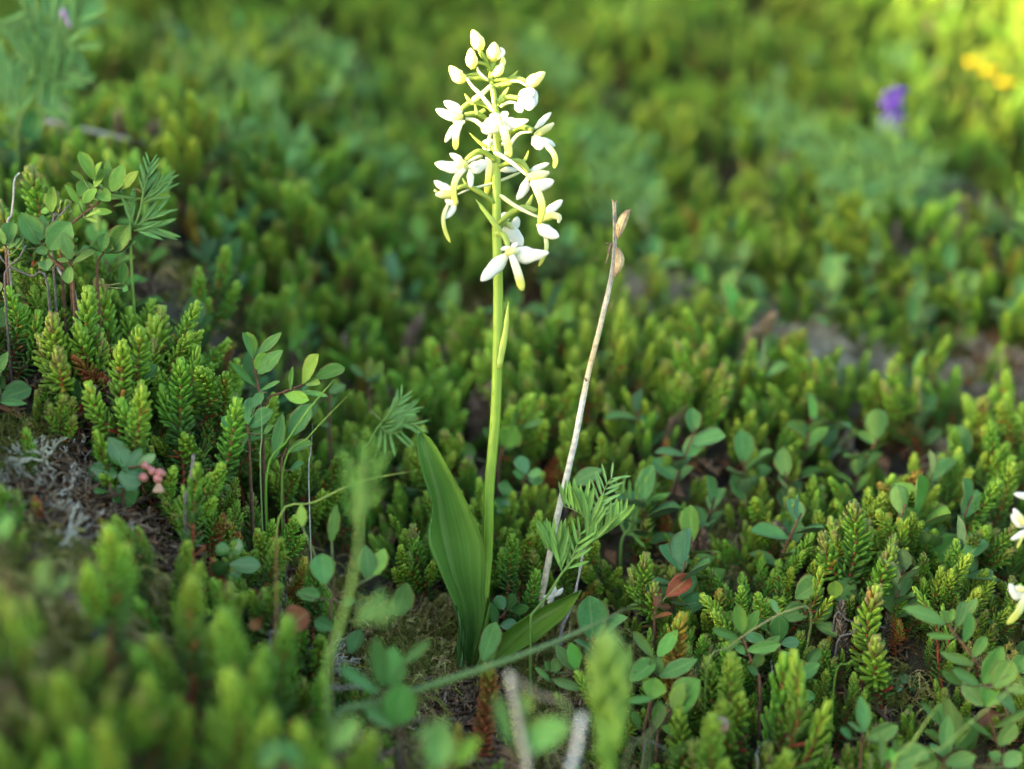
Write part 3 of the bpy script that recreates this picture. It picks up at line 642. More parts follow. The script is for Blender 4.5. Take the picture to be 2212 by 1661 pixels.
shrub(LC, .592, [(600, 1330), (430, 1080), (345, 970), (330, 900)], [(325, 950, 165, 700, 160), (330, 920, 350, 690, 90), (400, 990, 570, 770, 175), (385, 1030, 298, 975, 65), (385, 1165, 380, 1085, 100), (200, 990, 170, 870, 60)], "bog bilberry sprig with broad blue-green leaves, below a grey dead twig on the mound", BLUE)
shrub(LC, .590, [(600, 1330), (590, 1180), (575, 1060)], [(575, 1075, 512, 850, 95), (580, 1070, 575, 905, 65), (600, 1100, 792, 1030, 105), (575, 1130, 560, 1270, 90), (560, 1090, 455, 1062, 42), (620, 1010, 630, 960, 40), (660, 1010, 730, 960, 45)], "small bog bilberry twig with a leaf hanging below its rosette, above a forked crowberry shoot", GREEN)
shrub(LC, .597, [(790, 1200), (800, 1080), (850, 1010)], [(850, 1020, 850, 895, 165), (900, 1015, 1065, 795, 150), (1000, 1010, 1100, 925, 65), (830, 1000, 860, 860, 85), (990, 1270, 1010, 1100, 70), (1000, 1310, 1040, 1320, 50)], "bog bilberry twig with one rounded and one long leaf beside a vetch", GREEN)
shrub(LC, .600, [(560, 900), (590, 790), (660, 720), (790, 620), (900, 530), (950, 505)], [(760, 430, 650, 190, 95), (770, 440, 850, 285, 85), (770, 490, 865, 345, 90), (870, 530, 880, 250, 68), (910, 520, 1000, 300, 105), (980, 500, 1107, 358, 70), (640, 620, 543, 462, 62), (640, 560, 735, 440, 115), (670, 610, 770, 498, 78), (800, 510, 892, 592, 95), (740, 690, 915, 690, 52), (690, 730, 825, 690, 52), (690, 740, 790, 772, 36), (690, 440, 580, 350, 42)], "bog bilberry branch with many upright yellow-green leaves at the crest of the mound", (1.9, 1.55, .95))
shrub(LC, .600, [(480, 850), (440, 760), (420, 690)], [(420, 690, 450, 480, 110), (370, 560, 365, 490, 40), (460, 760, 470, 680, 50), (500, 640, 535, 600, 30), (380, 700, 350, 640, 60)], "bog bilberry twig with a single oval red-edged leaf above the broad leaves", (1.35, 1.25, .8))
shrub(LC, .585, [(60, 1150), (50, 1020), (45, 950)], [(35, 950, -10, 830, 65), (60, 950, 110, 790, 125), (60, 980, 152, 898, 55), (140, 990, 180, 865, 65)], "bog bilberry sprig with a notched broad leaf, beside a grey dead twig", GREEN)
shrub(LB, .575, [(20, 900), (10, 800)], [(10, 760, 255, 660, 150), (0, 540, 75, 370, 70), (0, 780, 225, 800, 55), (0, 660, 45, 560, 90), (0, 880, 105, 950, 60)], "bog bilberry sprig with wide flat bluish leaves at the mossy edge of the mound", BLUE)
shrub(LB, .585, [(660, 900), (650, 780)], [(640, 770, 640, 585, 120), (1060, 520, 1160, 400, 110), (1180, 620, 1270, 475, 120), (860, 1000, 860, 860, 60), (620, 1100, 480, 1100, 60), (640, 960, 560, 900, 60), (980, 1050, 1090, 1060, 70)], "bog bilberry with scattered dull leaves growing up through crowberry", BLUE)
shrub(MC, .600, [(300, 800), (290, 700), (265, 560), (245, 450), (240, 380)], [(240, 400, 125, 130, 60, BLUE), (245, 360, 175, 130, 105, YEL), (285, 350, 515, 138, 80), (260, 500, 385, 350, 115, (1.3, 1.3, .8)), (285, 550, 505, 308, 135), (240, 660, 18, 443, 62)], "upright bog bilberry shoot with leaves spreading in a fan, behind a thin grass blade", GREEN)
shrub(MC, .598, [(330, 910), (440, 790), (520, 740), (750, 660)], [(735, 650, 910, 358, 155, YEL), (850, 610, 1158, 478, 135, (1.3, 1.25, .9)), (760, 640, 902, 645, 95, (1.4, 1.3, .9)), (560, 760, 803, 822, 105, (1.6, 1.45, .8)), (690, 730, 985, 776, 58), (610, 710, 642, 465, 48), (310, 720, 512, 630, 48)], "bog bilberry side branch reaching out with pale yellow-green leaves and a bitten spot", GREEN)
shrub(MC, .595, [(200, 1300), (190, 1150), (180, 1060)], [(180, 1060, 210, 790, 100), (90, 930, 58, 728, 75), (190, 1080, 448, 925, 145), (210, 1220, 385, 1038, 135), (350, 1150, 458, 1080, 85), (60, 1240, 70, 945, 52), (240, 890, 330, 745, 90), (30, 1100, -60, 980, 110), (130, 1300, 220, 1180, 90)], "cluster of overlapping blue-green bog bilberry leaves behind thin grass", BLUE)
shrub(MC, .592, [(520, 1500), (530, 1390), (580, 1300)], [(455, 1390, 540, 935, 110), (600, 1170, 812, 855, 155), (580, 1320, 855, 1268, 115), (610, 1510, 720, 1430, 90)], "bog bilberry with one long upright leaf and one broad leaf crossed by grass blades", BLUE)
shrub(MC, .66, [(1000, 1000), (1010, 860), (1000, 740)], [(1000, 740, 1152, 648, 95), (1020, 900, 1110, 690, 50), (830, 820, 880, 940, 50)], "small bog bilberry sprig behind the tips of two grass blades", GREEN)
shrub(MC, .70, [(1400, 800), (1370, 620)], [(1350, 590, 1213, 452, 65), (1360, 620, 1500, 540, 70), (1380, 600, 1420, 380, 70, (1.7, 1, .8)), (1400, 640, 1540, 610, 60), (1430, 700, 1530, 420, 90, (1.5, 1.1, .7))], "dark bog bilberry sprig with bronze leaves in the hollow behind the grass", DK)
shrub(MC, .72, [(640, 420), (620, 260)], [(600, 200, 690, 0, 80, YEL), (620, 330, 800, 150, 200, (1.4, 1.4, .8)), (720, 420, 700, 215, 70)], "bog bilberry with a broad soft yellow-green leaf beyond the branch with bitten leaf", GREEN)
shrub(BR1, .565, [(1000, 930), (930, 700), (880, 580), (835, 440)], [(835, 430, 795, 140, 115, (1.2, 1.3, .9)), (850, 430, 983, 226, 92, (1.2, 1.3, .9)), (800, 470, 570, 383, 75), (820, 495, 660, 585, 105), (860, 620, 770, 520, 62), (880, 580, 1187, 528, 90), (950, 650, 1180, 448, 95), (980, 800, 868, 745, 85), (960, 740, 990, 600, 90)], "upright bog bilberry shoot with a forked pair of leaves on top, above needle-leaved shoots", GREEN)
shrub(BR1, .575, [(1230, 800), (1180, 590), (1190, 500)], [(1180, 500, 1175, 280, 140, (1, 1, 1)), (1190, 520, 1358, 490, 95), (1180, 590, 1405, 725, 72), (1040, 510, 875, 398, 115), (1170, 250, 1098, 108, 48), (1050, 390, 985, 290, 70)], "glossy lingonberry sprig with paired rounded leaves under a bent grass stem", (1.1, 1.1, 1.1), "lingonberry", LL)
shrub(BR1, .600, [(1420, 600), (1480, 330), (1650, 150), (1690, 60)], [(1190, 300, 1432, 190, 155), (1530, 200, 1552, -10, 44), (1320, 110, 1530, -30, 190), (1510, 340, 1737, 452, 115), (1500, 310, 1652, 155, 120), (1670, 110, 1690, -60, 110, YEL), (1680, 120, 1880, -80, 170)], "bog bilberry branch with a yellow-green end leaf, arching behind a bent grass stem", GREEN)
shrub(BR1, .555, [(1320, 1050), (1330, 960), (1350, 850)], [(1350, 840, 1553, 698, 105), (1270, 770, 1250, 638, 78), (1430, 690, 1552, 548, 95), (1290, 860, 1422, 860, 62), (1330, 960, 1503, 1012, 82), (1230, 780, 1170, 700, 40)], "low bog bilberry sprig between two upright open-needled crowberry shoots", BLUE)
shrub(BR1, .555, [(60, 1420), (100, 1300), (205, 1130)], [(200, 1110, 290, 895, 120, YEL), (220, 1160, 430, 845, 235), (60, 1290, 70, 1045, 115), (90, 1270, 272, 1335, 62)], "bog bilberry with a nearly round large leaf and a folded paler leaf before it", (1.1, 1.2, .9))
shrub(TZ, .570, [(1080, 1140), (1060, 1080), (1000, 960), (940, 880)], [(925, 870, 775, 675, 95, BLUE), (940, 860, 890, 655, 100, (1.5, 1.5, .9)), (1000, 1030, 738, 950, 72, (1.2, 1., 1.2)), (1010, 950, 1070, 880, 42), (760, 900, 800, 760, 80), (730, 960, 610, 850, 45), (720, 880, 690, 800, 40)], "bog bilberry shoot with a two-toned folded top leaf beside the orchid's foot", GREEN)
shrub(TZ, .565, [(1540, 1060), (1550, 940), (1580, 790)], [(1550, 770, 1385, 565, 75), (1590, 770, 1742, 532, 100, (1.2, 1.3, .8)), (1370, 960, 1570, 790, 135), (1600, 920, 1893, 788, 105), (1370, 880, 1370, 668, 42), (1570, 900, 1600, 770, 100)], "bog bilberry shoot with widely spread leaves beside a blurred green spike", GREEN)
shrub(TZ, .555, [(1480, 1350), (1500, 1250), (1530, 1110)], [(1540, 1100, 1560, 938, 165, (1.3, 1.35, .8)), (1550, 1100, 1355, 1122, 58), (1590, 1300, 1600, 1108, 95), (1440, 1330, 1380, 1190, 60)], "bog bilberry with a small rounded bright leaf above a narrow drooping one", GREEN)
shrub(BR2, .555, [(1500, 1000), (1280, 760), (1200, 650), (1100, 520), (960, 340)], [(950, 330, 592, 172, 135), (970, 320, 925, 225, 85, (1.3, 1.3, .9)), (1000, 320, 1010, 205, 50, (1.3, 1.3, .9)), (1045, 370, 1110, 135, 120), (1050, 370, 1233, 112, 75), (1115, 510, 1165, 235, 115), (1035, 465, 772, 435, 58), (1195, 640, 1315, 450, 85), (1200, 710, 883, 588, 78)], "leaning bog bilberry shoot with large alternate leaves below the drooping white flowers", GREEN)
shrub(BR2, .545, [(1450, 1610), (1400, 1380), (1340, 1130), (1285, 900)], [(1285, 880, 1445, 545, 175, (1.15, 1.2, .9)), (1260, 900, 995, 750, 85), (1100, 890, 895, 758, 85), (1290, 1090, 1105, 825, 155), (1315, 1090, 1350, 915, 200, (1.3, 1.35, .8)), (1390, 920, 1555, 665, 165), (1560, 790, 1680, 630, 135), (1480, 900, 1680, 955, 85), (1400, 1280, 1680, 1105, 75), (1430, 1450, 1585, 1232, 115), (1360, 1370, 1145, 1235, 58), (1580, 1140, 1425, 1000, 160, DK)], "tall bog bilberry stem with heart-shaped middle leaf, crossed by a thin grass blade", GREEN)
shrub(BR2, .540, [(180, 1480), (185, 1400), (195, 1330)], [(200, 1330, 150, 1000, 135), (235, 1370, 513, 1268, 135), (185, 1330, 58, 1238, 42), (90, 1380, -5, 1295, 75), (260, 1400, 420, 1360, 90, DK)], "low bog bilberry with a pair of long pointed leaves in a V", BLUE)
shrub(BR2, .540, [(920, 1690), (930, 1630), (948, 1530)], [(945, 1530, 975, 1175, 115), (920, 1280, 698, 1052, 62, DK), (940, 1540, 798, 1438, 62), (1010, 1480, 1060, 1450, 60)], "slender bog bilberry with one upright spindle-shaped leaf between two grass blades", BLUE)
shrub(BR2, .525, [(420, 1720), (430, 1600)], [(430, 1600, 460, 1475, 100, (1.3, 1.35, .8)), (470, 1640, 795, 1500, 205), (370, 1640, 353, 1325, 58), (500, 1520, 490, 1395, 55), (640, 1660, 860, 1600, 120)], "bog bilberry with a big flat leaf half across the base of a bright grass blade", GREEN)
shrub(BR2, .535, [(1200, 1720), (1230, 1640)], [(940, 1610, 1233, 1550, 115), (1440, 1600, 1350, 1500, 95), (1480, 1640, 1625, 1515, 125), (1190, 1670, 1110, 1570, 80), (1440, 1560, 1520, 1540, 50)], "low bog bilberry leaves under the tall stem with the heart-shaped leaf", GREEN)
shrub(BR2, .585, [(560, 980), (550, 900)], [(600, 920, 708, 868, 115), (560, 880, 590, 785, 80), (440, 860, 390, 750, 60), (270, 850, 190, 815, 85), (500, 960, 540, 860, 70)], "dark lingonberry leaves low in a gap of the crowberry", DK, "lingonberry", LL)
shrub(BR2, .600, [(1560, 700), (1520, 500)], [(1520, 510, 1348, 308, 120), (1450, 590, 1370, 495, 85), (1540, 610, 1500, 515, 90), (1600, 700, 1680, 470, 120), (1590, 620, 1560, 540, 60)], "bog bilberry sprig behind the drooping lip of the second orchid", BLUE)
shrub(R3, .680, [(610, 420), (620, 290), (650, 220)], [(650, 230, 705, 105, 122, YEL), (650, 250, 762, 168, 65, BLUE), (690, 110, 692, -10, 55), (755, 115, 888, 82, 38), (470, 300, 393, 200, 75), (560, 200, 525, 120, 45)], "bog bilberry with a round yellowish leaf beside the orchid stem", GREEN)
shrub(R3, .66, [(760, 480), (770, 400)], [(775, 395, 740, 278, 75), (785, 400, 862, 368, 52, YEL), (760, 410, 690, 380, 50), (790, 420, 880, 440, 50), (700, 500, 600, 460, 80), (690, 560, 590, 590, 90)], "small glossy lingonberry rosette between the orchid stem and the dry stalk", GREEN, "lingonberry", LL)
shrub(R3, .640, [(1060, 480), (1070, 450)], [(1050, 450, 1215, 352, 85, DK)], "single dark bilberry leaf on a short twig behind the dry stalk", DK)
shrub(R3, .572, [(530, 1560), (520, 1500)], [(515, 1500, 595, 1265, 95, BLUE), (555, 1505, 597, 1385, 62, YEL), (410, 1560, 420, 1510, 40, BLUE), (500, 1600, 580, 1490, 60)], "short bog bilberry sprig wedged between the two big orchid leaves", GREEN)
shrub(R3, .600, [(600, 1280), (640, 1230), (660, 1180)], [(640, 1190, 600, 1105, 70), (660, 1190, 700, 1110, 60), (600, 1280, 560, 1150, 60), (620, 1290, 720, 1270, 60), (690, 1200, 800, 1180, 50)], "small lingonberry sprig at the orchid's foot behind the lower leaf", GREEN, "lingonberry", LL)
shrub(BC, .480, [(1285, 960), (1260, 850), (1230, 770), (1140, 450)], [(1100, 440, 1045, -10, 115), (1190, 430, 1190, 95, 205, (1.1, 1.15, .95)), (1080, 490, 735, 255, 85, BLUE), (1290, 220, 1522, 18, 72), (1210, 750, 1300, 415, 250, (1.25, 1.25, .8)), (1210, 780, 955, 615, 125, BLUE)], "bog bilberry with large soft leaves in front of the moss beside the orchid's foot", GREEN)
shrub(BC, .430, [(1600, 1350), (1590, 1200)], [(1580, 1150, 1625, 725, 235), (1730, 1100, 1965, 865, 125, (1.3, 1.4, .6)), (1690, 700, 1375, 880, 62)], "out-of-focus bog bilberry with a broad erect leaf rooted in moss", GREEN)
shrub(BC, .415, [(620, 1300), (600, 1180)], [(690, 960, 895, 690, 155), (480, 1150, 165, 900, 115, BLUE), (560, 1120, 575, 950, 210, (1.5, 1.5, .6)), (60, 1150, 160, 895, 145)], "bog bilberry with a round pale leaf and a narrow bluish one", GREEN)
shrub(TZ, .430, [(420, 1900), (450, 1620)], [(500, 1520, 905, 1320, 215, BLUE), (420, 1500, 280, 1060, 85), (520, 1260, 545, 1050, 95), (470, 1400, 750, 1250, 90, (1.2, 1.3, .7))], "blurred bilberry leaves around two pale broken stalks", GREEN)
shrub(LB, .0 or .425, [(60, 2300), (30, 2150)], [(10, 1900, 90, 1690, 120), (330, 2330, 420, 2030, 110), (400, 2330, 560, 2200, 120, BLUE), (330, 2250, 340, 2080, 90, YEL)], "blurred bilberry leaves among tall crowberry shoots", GREEN)
shrub(WZ, .545, [(500, 900), (520, 800)], [(470, 745, 460, 595, 98, BLUE), (720, 705, 757, 558, 78, (1.4, 1.4, .8)), (505, 537, 530, 358, 48), (360, 462, 355, 348, 42, YEL), (830, 905, 870, 732, 95), (330, 790, 452, 800, 55, BLUE), (520, 970, 420, 935, 70, DK), (690, 720, 680, 560, 80, DK), (600, 1090, 660, 980, 80, DK), (560, 840, 620, 830, 50)], "bog bilberry with many scattered dark leaves low behind the blurred vetch", GREEN)
shrub(WZ, .550, [(30, 720), (20, 640)], [(0, 650, 152, 650, 65), (10, 600, 40, 525, 70), (0, 590, -60, 560, 60), (20, 680, 20, 730, 50), (-20, 640, -90, 700, 60)], "lingonberry sprig with shining oval leaves at the edge of the moss hollow", GREEN, "lingonberry", LL)
shrub(WZ, .530, [(220, 1000), (290, 970)], [(280, 970, 385, 880, 120, REDL), (290, 1110, 228, 1008, 75, REDL), (150, 970, 110, 920, 60, REDL)], "bilberry twig with dark red leaves lying low in the shade", REDL)
shrub(TZ, .595, [(1560, 520), (1570, 380)], [(1650, 285, 1840, 135, 130, REDL), (1570, 370, 1610, 185, 60, (1.8, .3, .5)), (1560, 445, 1692, 405, 62, REDL), (1580, 360, 1690, 370, 40, (1.8, .3, .5)), (740, 1010, 905, 1090, 60, (1.6, .5, .6))], "bilberry twig with wine-red leaves in the dark gap beside the dry stalk", REDL)
ling = shrub(LB, .560, [(1000, 1600), (1020, 1450), (1040, 1330)], [(1045, 1310, 880, 1070, 150), (950, 1385, 700, 1290, 145), (1040, 1320, 1160, 1155, 105), (1060, 1320, 1257, 1210, 85), (960, 1375, 1155, 1400, 175), (930, 1470, 1085, 1620, 180), (880, 1510, 755, 1490, 52), (1000, 1340, 960, 1220, 90)], "glossy lingonberry with thick rounded leaves and a cluster of pink flower buds", GREEN, "lingonberry", LL)
G_ = ling.location
def ball(mb, c, r, cols, ax=Vector((0, 0, 1)), st=1.15):
    sweep(mb, [c - ax * r * st + ax * (2 * r * st) * i / 8 for i in range(9)], lambda t: r * math.sqrt(max(1e-4, 1 - (2 * t - 1) ** 2)), sides=8, cols=cols)
for (x, y, r) in ((1180, 1300, 32), (1240, 1345, 34), (1300, 1360, 38), (1285, 1405, 40), (1170, 1395, 40), (1330, 1365, 24), (1215, 1320, 26)):
    c = P(LB((x, y)), .556); protect([c]); mb = MB(); ball(mb, c, r * .2653 * .556 / FQ, ((0.30, 0.10, 0.09), (0.42, 0.15, 0.13), (0.32, 0.16, 0.10)), Vector((.4, 0, -.9)).normalized()); link("bud", mb.mesh("pink_bud", G_, (M['berry'],)), ling)
for dx in (-30, 0, 30):
    mb = MB(); sweep(mb, [P(LB((1290, 1420)), .556), P(LB((1290 + dx, 1520)), .554)], prof((0, .0004), (1, .0011)), lambda t: .0003, nrm=TOCAM, cols=((0.35, 0.2, 0.1), (0.33, 0.2, 0.13)), n=5); link("dry_petal", mb.mesh("dry_petal", G_, (M['berry'],)), ling)
mb = MB(); sweep(mb, [P(LB(p), .558) for p in ((1045, 1320), (1130, 1305), (1230, 1330), (1300, 1380))], lambda t: .0004, sides=5, cols=((0.25, 0.08, 0.06),), n=8); link("flower_stalk", mb.mesh("flower_stalk", G_, (M['bark'],)), ling)

# ------------------------------------------------------------------ vetches
VC0 = (0.15, 0.31, 0.085); VC1 = (0.19, 0.35, 0.13)
def leaflet_mesh(k, crl):
    return leaf_mesh("vetch_leaflet", prof((0, .08), (.2, .35), (.5, .5), (.8, .38), (.95, .16), (1, .02)), .2, crl, .35, M['vetch'], VC0, VC1, .3)
VL = [leaflet_mesh(0, .05), leaflet_mesh(1, -.08), leaflet_mesh(2, .15)]
def vetch_leaf(plant, org, rachis, n, L, spread=0.9, lift=None, tint=(1, 1, 1), wid=.19, both=True, r=.00045, taper=.35, protect_=False):
    """rachis = world points; leaflets in pairs on both sides, swept forward; lift = direction they lean to"""
    mb = MB(); sweep(mb, rachis, prof((0, r), (1, r * .4)), sides=5, cols=((0.14, 0.26, 0.05), (0.20, 0.32, 0.08)), n=12)
    if protect_: protect(crom(rachis, 8))
    rc = link("leaf", mb.mesh("vetch_rachis", org, (M['grass'],)), plant)
    pts = crom(rachis, 40)
    for i in range(n):
        t = .12 + .86 * i / max(n - 1, 1); j = min(int(t * 39), 38); p = pts[j]; ax = (pts[j + 1] - pts[max(j - 1, 0)]).normalized()
        vd_ = (CAM - p).normalized(); sd_ = ax.cross(vd_).normalized()
        for s in ((1, -1) if both else (1,)):
            d = (sd_ * s * math.sin(spread) + ax * math.cos(spread) * .8)
            if lift is not None: d = (d * .55 + Vector(lift) * .9)
            d = (d + Vector((U(-.12, .12), U(-.12, .12), U(-.12, .12)))).normalized()
            l = L * (1 - taper * abs(t - .4) * 1.4) * U(.88, 1.1)
            nr = (vd_ + Vector((U(-.5, .5), U(-.3, .3), U(-.3, .5)))).normalized()
            o = link("leaflet", random.choice(VL), rc, mtx=frame(p, p + d * l, nr, l * wid, org))
            v = U(.85, 1.15); o.color = (tint[0] * v, tint[1] * v, tint[2] * v, 1)
    return rc
def vetch(Z, dep, stems, leaves, label, tint=(1, 1, 1), tendrils=(), group=None, r=.0008):
    p0 = P(Z(stems[0][0]), dep); g = on_ground(p0); e = thing("vetch", g, label, "vetch plant", group)
    for k, st in enumerate(stems):
        pts = [P(Z(q[:2]), dep + (q[2] if len(q) > 2 else 0)) for q in st]
        if k == 0 and pts[0].z > g.z: pts = [g] + pts
        mb = MB(); sweep(mb, pts, prof((0, r), (1, r * .6)), sides=7, cols=((0.11, 0.22, 0.035), (0.17, 0.30, 0.06)), n=4 * len(pts) + 4); link("stem", mb.mesh("vetch_stem", g, (M['grass'],)), e)
    for lf in leaves:
        pts = [P(Z(q[:2]), dep + (q[2] if len(q) > 2 else 0)) for q in lf['r']]
        vetch_leaf(e, g, pts, lf['n'], lf['L'], lf.get('s', .9), lf.get('lift'), lf.get('tint', tint), lf.get('w', .15), lf.get('both', True), protect_=True)
    for td in tendrils:
        mb = MB(); sweep(mb, [P(Z(q), dep) for q in td], lambda t: .00022, sides=4, cols=((0.2, 0.28, 0.1), (0.25, 0.22, 0.12)), n=4 * len(td)); link("tendril", mb.mesh("tendril", g, (M['grass'],)), e)
    return e
UPV = Vector((0, 0, 1))
vetch(R8, .578, [[(-40, 1500), (0, 1430), (110, 1290), (240, 1090), (420, 880), (470, 830)]],
      [dict(r=[(232, 1095), (195, 985), (130, 905), (78, 880)], n=7, L=.0165, lift=(.15, .1, 1), s=.7), dict(r=[(435, 850), (468, 700), (410, 600), (320, 545), (240, 520)], n=11, L=.0155, lift=(.25, .1, 1), s=.8),
       dict(r=[(465, 850), (620, 745), (772, 650)], n=9, L=.0145, lift=(.15, .1, 1), s=.8), dict(r=[(470, 700), (560, 480), (620, 330), (665, 275)], n=8, L=.011, s=.6, tint=(1.2, 1.2, 1.5)), dict(r=[(250, 1090), (310, 1000), (390, 760)], n=5, L=.012, s=.5)],
      "fresh green vetch with comb-like leaflets leaning across the foot of the dry stalk", (1.15, 1.15, .9))
vetch(R8, .640, [[(740, 900), (770, 770), (860, 650), (900, 490)]], [dict(r=[(860, 660), (830, 520), (750, 470), (735, 400)], n=5, L=.013, lift=(0, .1, 1)), dict(r=[(870, 600), (900, 500), (990, 480)], n=6, L=.015, lift=(.4, 0, .8)), dict(r=[(770, 770), (800, 740), (870, 715)], n=3, L=.012)], "small vetch shoot behind the comb-leaved vetch, further from the dry stalk", (1.1, 1.1, .9))
vetch(QZ, .440, [[(705, 1480), (730, 1370), (765, 1240), (775, 1150), (780, 1040), (790, 990)]],
      [dict(r=[(765, 1345), (800, 1345), (838, 1350)], n=6, L=.0125, lift=(0, 0, 1), s=.5, w=.10, tint=(1, 1.05, 1.2)), dict(r=[(778, 1130), (782, 1070), (794, 990)], n=4, L=.0125, s=.30, w=.11), dict(r=[(776, 1150), (766, 1090), (750, 1010)], n=3, L=.012, s=.2, w=.11), dict(r=[(778, 1120), (797, 1070), (822, 1000)], n=3, L=.012, s=.2, w=.11)],
      "blurred bright green vetch shoot standing beside the orchid", (.95, 1.05, .7), r=.0013)
vetch(MC, .630, [[(1330, 1420), (1400, 1260), (1470, 1110), (1530, 1040)], [(1530, 1040), (1600, 960), (1700, 790)]], [dict(r=[(1560, 1000), (1640, 930), (1720, 800)], n=7, L=.009, s=.45, tint=(1.2, 1.2, 1.4)), dict(r=[(1560, 1050), (1700, 1040), (1850, 1060)], n=6, L=.010, s=.3), dict(r=[(1570, 1010), (1690, 970), (1810, 910)], n=6, L=.010, s=.25, tint=(1.2, 1.2, 1.4)), dict(r=[(1500, 1070), (1600, 1150), (1720, 1130)], n=5, L=.012)],
      "vetch with folded silvery leaflets and a curled tendril, just behind the orchid leaf tip", (1.1, 1.1, 1.1), tendrils=[[(1530, 1040), (1480, 980), (1420, 930), (1400, 950)]])
vetch(LC, .615, [[(1060, 900), (1090, 830), (1150, 640), (1160, 560), (1190, 430)]], [dict(r=[(1165, 560), (1195, 430), (1220, 300)], n=7, L=.009, s=.35), dict(r=[(1160, 600), (1260, 500), (1350, 430)], n=5, L=.010, s=.22), dict(r=[(1150, 620), (1260, 570), (1350, 500)], n=4, L=.010, s=.2), dict(r=[(1090, 840), (1180, 830), (1270, 820)], n=3, L=.016, s=.3), dict(r=[(1110, 800), (1200, 750), (1270, 700)], n=3, L=.014, s=.25), dict(r=[(1150, 580), (1050, 570), (940, 545)], n=3, L=.016, s=.2), dict(r=[(1070, 800), (1060, 680), (1050, 600)], n=3, L=.011, s=.3)],
      "silvery vetch shoot with narrow upright leaflets beside the yellow-green bilberry branch", (1.0, 1.05, 1.15), tendrils=[[(1170, 540), (1120, 500), (1080, 510)], [(1175, 460), (1140, 440), (1135, 460)]])
# large glaucous vetch on the mound's far side
TL = zone(0, 0, 1000 / 2212)
vetch(TL, .740, [[(150, 1150), (330, 800), (520, 480), (560, 330), (680, 180), (720, 0)], [(60, 1050), (110, 890), (240, 700), (270, 420), (240, 300)]],
      [dict(r=[(560, 330), (440, 200), (200, 70)], n=10, L=.022, s=.8, tint=(1.1, 1.1, 1.35)), dict(r=[(600, 280), (680, 150), (700, 20)], n=8, L=.020, s=.5, tint=(1.1, 1.15, 1.4)), dict(r=[(540, 380), (620, 400), (690, 440)], n=5, L=.018, s=.6), dict(r=[(520, 480), (420, 420), (440, 320)], n=8, L=.018, s=.7), dict(r=[(270, 620), (250, 420), (180, 250)], n=10, L=.020, s=.6, tint=(1.05, 1.1, 1.3)), dict(r=[(270, 560), (330, 400), (390, 310)], n=8, L=.018, s=.6), dict(r=[(240, 720), (350, 600), (460, 520)], n=8, L=.020, s=.6), dict(r=[(40, 950), (30, 720), (60, 560)], n=6, L=.020, s=.35, tint=(1.1, 1.15, 1.4)), dict(r=[(60, 950), (100, 800), (120, 660)], n=6, L=.020, s=.3, tint=(1.1, 1.15, 1.4)), dict(r=[(130, 1000), (180, 880), (220, 800)], n=5, L=.018, s=.4), dict(r=[(330, 800), (420, 730), (600, 600)], n=8, L=.020, s=.7), dict(r=[(300, 950), (420, 900), (520, 880)], n=6, L=.016)],
      "large grey-green vetch with feathery leaves and a pale lilac bud beyond the mound", (.95, 1, 1.1), tendrils=[[(560, 500), (680, 640), (800, 720), (880, 800)]])
vb = [o for o in COL.objects if o.get("label", "").startswith("large grey-green")][0]
for (x, y) in ((560, 110), (575, 140), (590, 180), (600, 210), (545, 130)):
    mb = MB(); c = P(TL((x, y)), .74); ball(mb, c, .0016, ((0.20, 0.15, 0.30), (0.36, 0.30, 0.48)), Vector((-.3, 0, .9)).normalized(), 1.6); link("floret", mb.mesh("floret", vb.location, (M['flower'],)), vb)
mb = MB(); sweep(mb, [P(TL(p), .74) for p in ((570, 330), (580, 240), (565, 120))], lambda t: .0005, sides=5, cols=((0.14, 0.24, 0.07),), n=8); link("flower_stalk", mb.mesh("flower_stalk", vb.location, (M['grass'],)), vb)

def wild_vetch(q, h, label, group, tint, n=5, floret=None, Lf=.018):
    p = GP(q, h); g = on_ground(p); e = thing("vetch", g, label, "vetch plant", group)
    tip = Vector((p.x + U(-.01, .01), p.y + U(-.01, .01), p.z + .01)); mid = g.lerp(tip, .5) + Vector((U(-.008, .008), U(-.008, .008), 0))
    mb = MB(); sweep(mb, [g, mid, tip], prof((0, .0009), (1, .0005)), sides=5, cols=((0.11, 0.22, 0.04), (0.17, 0.30, 0.07)), n=10); link("stem", mb.mesh("vetch_stem", g, (M['grass'],)), e)
    sp_ = crom([g, mid, tip], 20)
    for k in range(n):
        b = sp_[6 + int(13 * k / n)]; a = 2.4 * k + U(0, 1)
        o = Vector((math.cos(a), math.sin(a) * .6, 0)); Lr = U(.026, .042)
        vetch_leaf(e, g, [b, b + o * Lr * .55 + Vector((0, 0, Lr * .35)), b + o * Lr + Vector((0, 0, Lr * .3))], 6, Lf, .9, None, tint, .20)
    if floret:
        for k in range(floret):
            t = k / floret; c = tip + Vector((0.0022 * math.cos(2.4 * k) , 0.0022 * math.sin(2.4 * k), .004 + .026 * t))
            mb = MB(); dr = Vector((math.cos(2.4 * k), math.sin(2.4 * k), -.55 + .6 * t)).normalized()
            sweep(mb, [c - dr * .005, c, c + dr * .006], prof((0, .001), (.5, .0026), (1, .0016)), lambda t: .0018, sides=6, cols=((0.06, 0.03, 0.27), (0.045, 0.014, 0.30), (0.09, 0.05, 0.36)), n=6); link("floret", mb.mesh("floret", g, (M['flower'],)), e)
        mb = MB(); sweep(mb, [tip - Vector((0, 0, .004)), tip + Vector((0, 0, .036))], lambda t: .0006, sides=5, cols=((0.12, 0.18, 0.08),), n=4); link("flower_stalk", mb.mesh("flower_stalk", g, (M['grass'],)), e)
    return e
GV = (1.05, 1.1, 1.2)
wild_vetch((1935, 325), .055, "blurred vetch carrying one deep violet flower spike", None, GV, 5, 14)
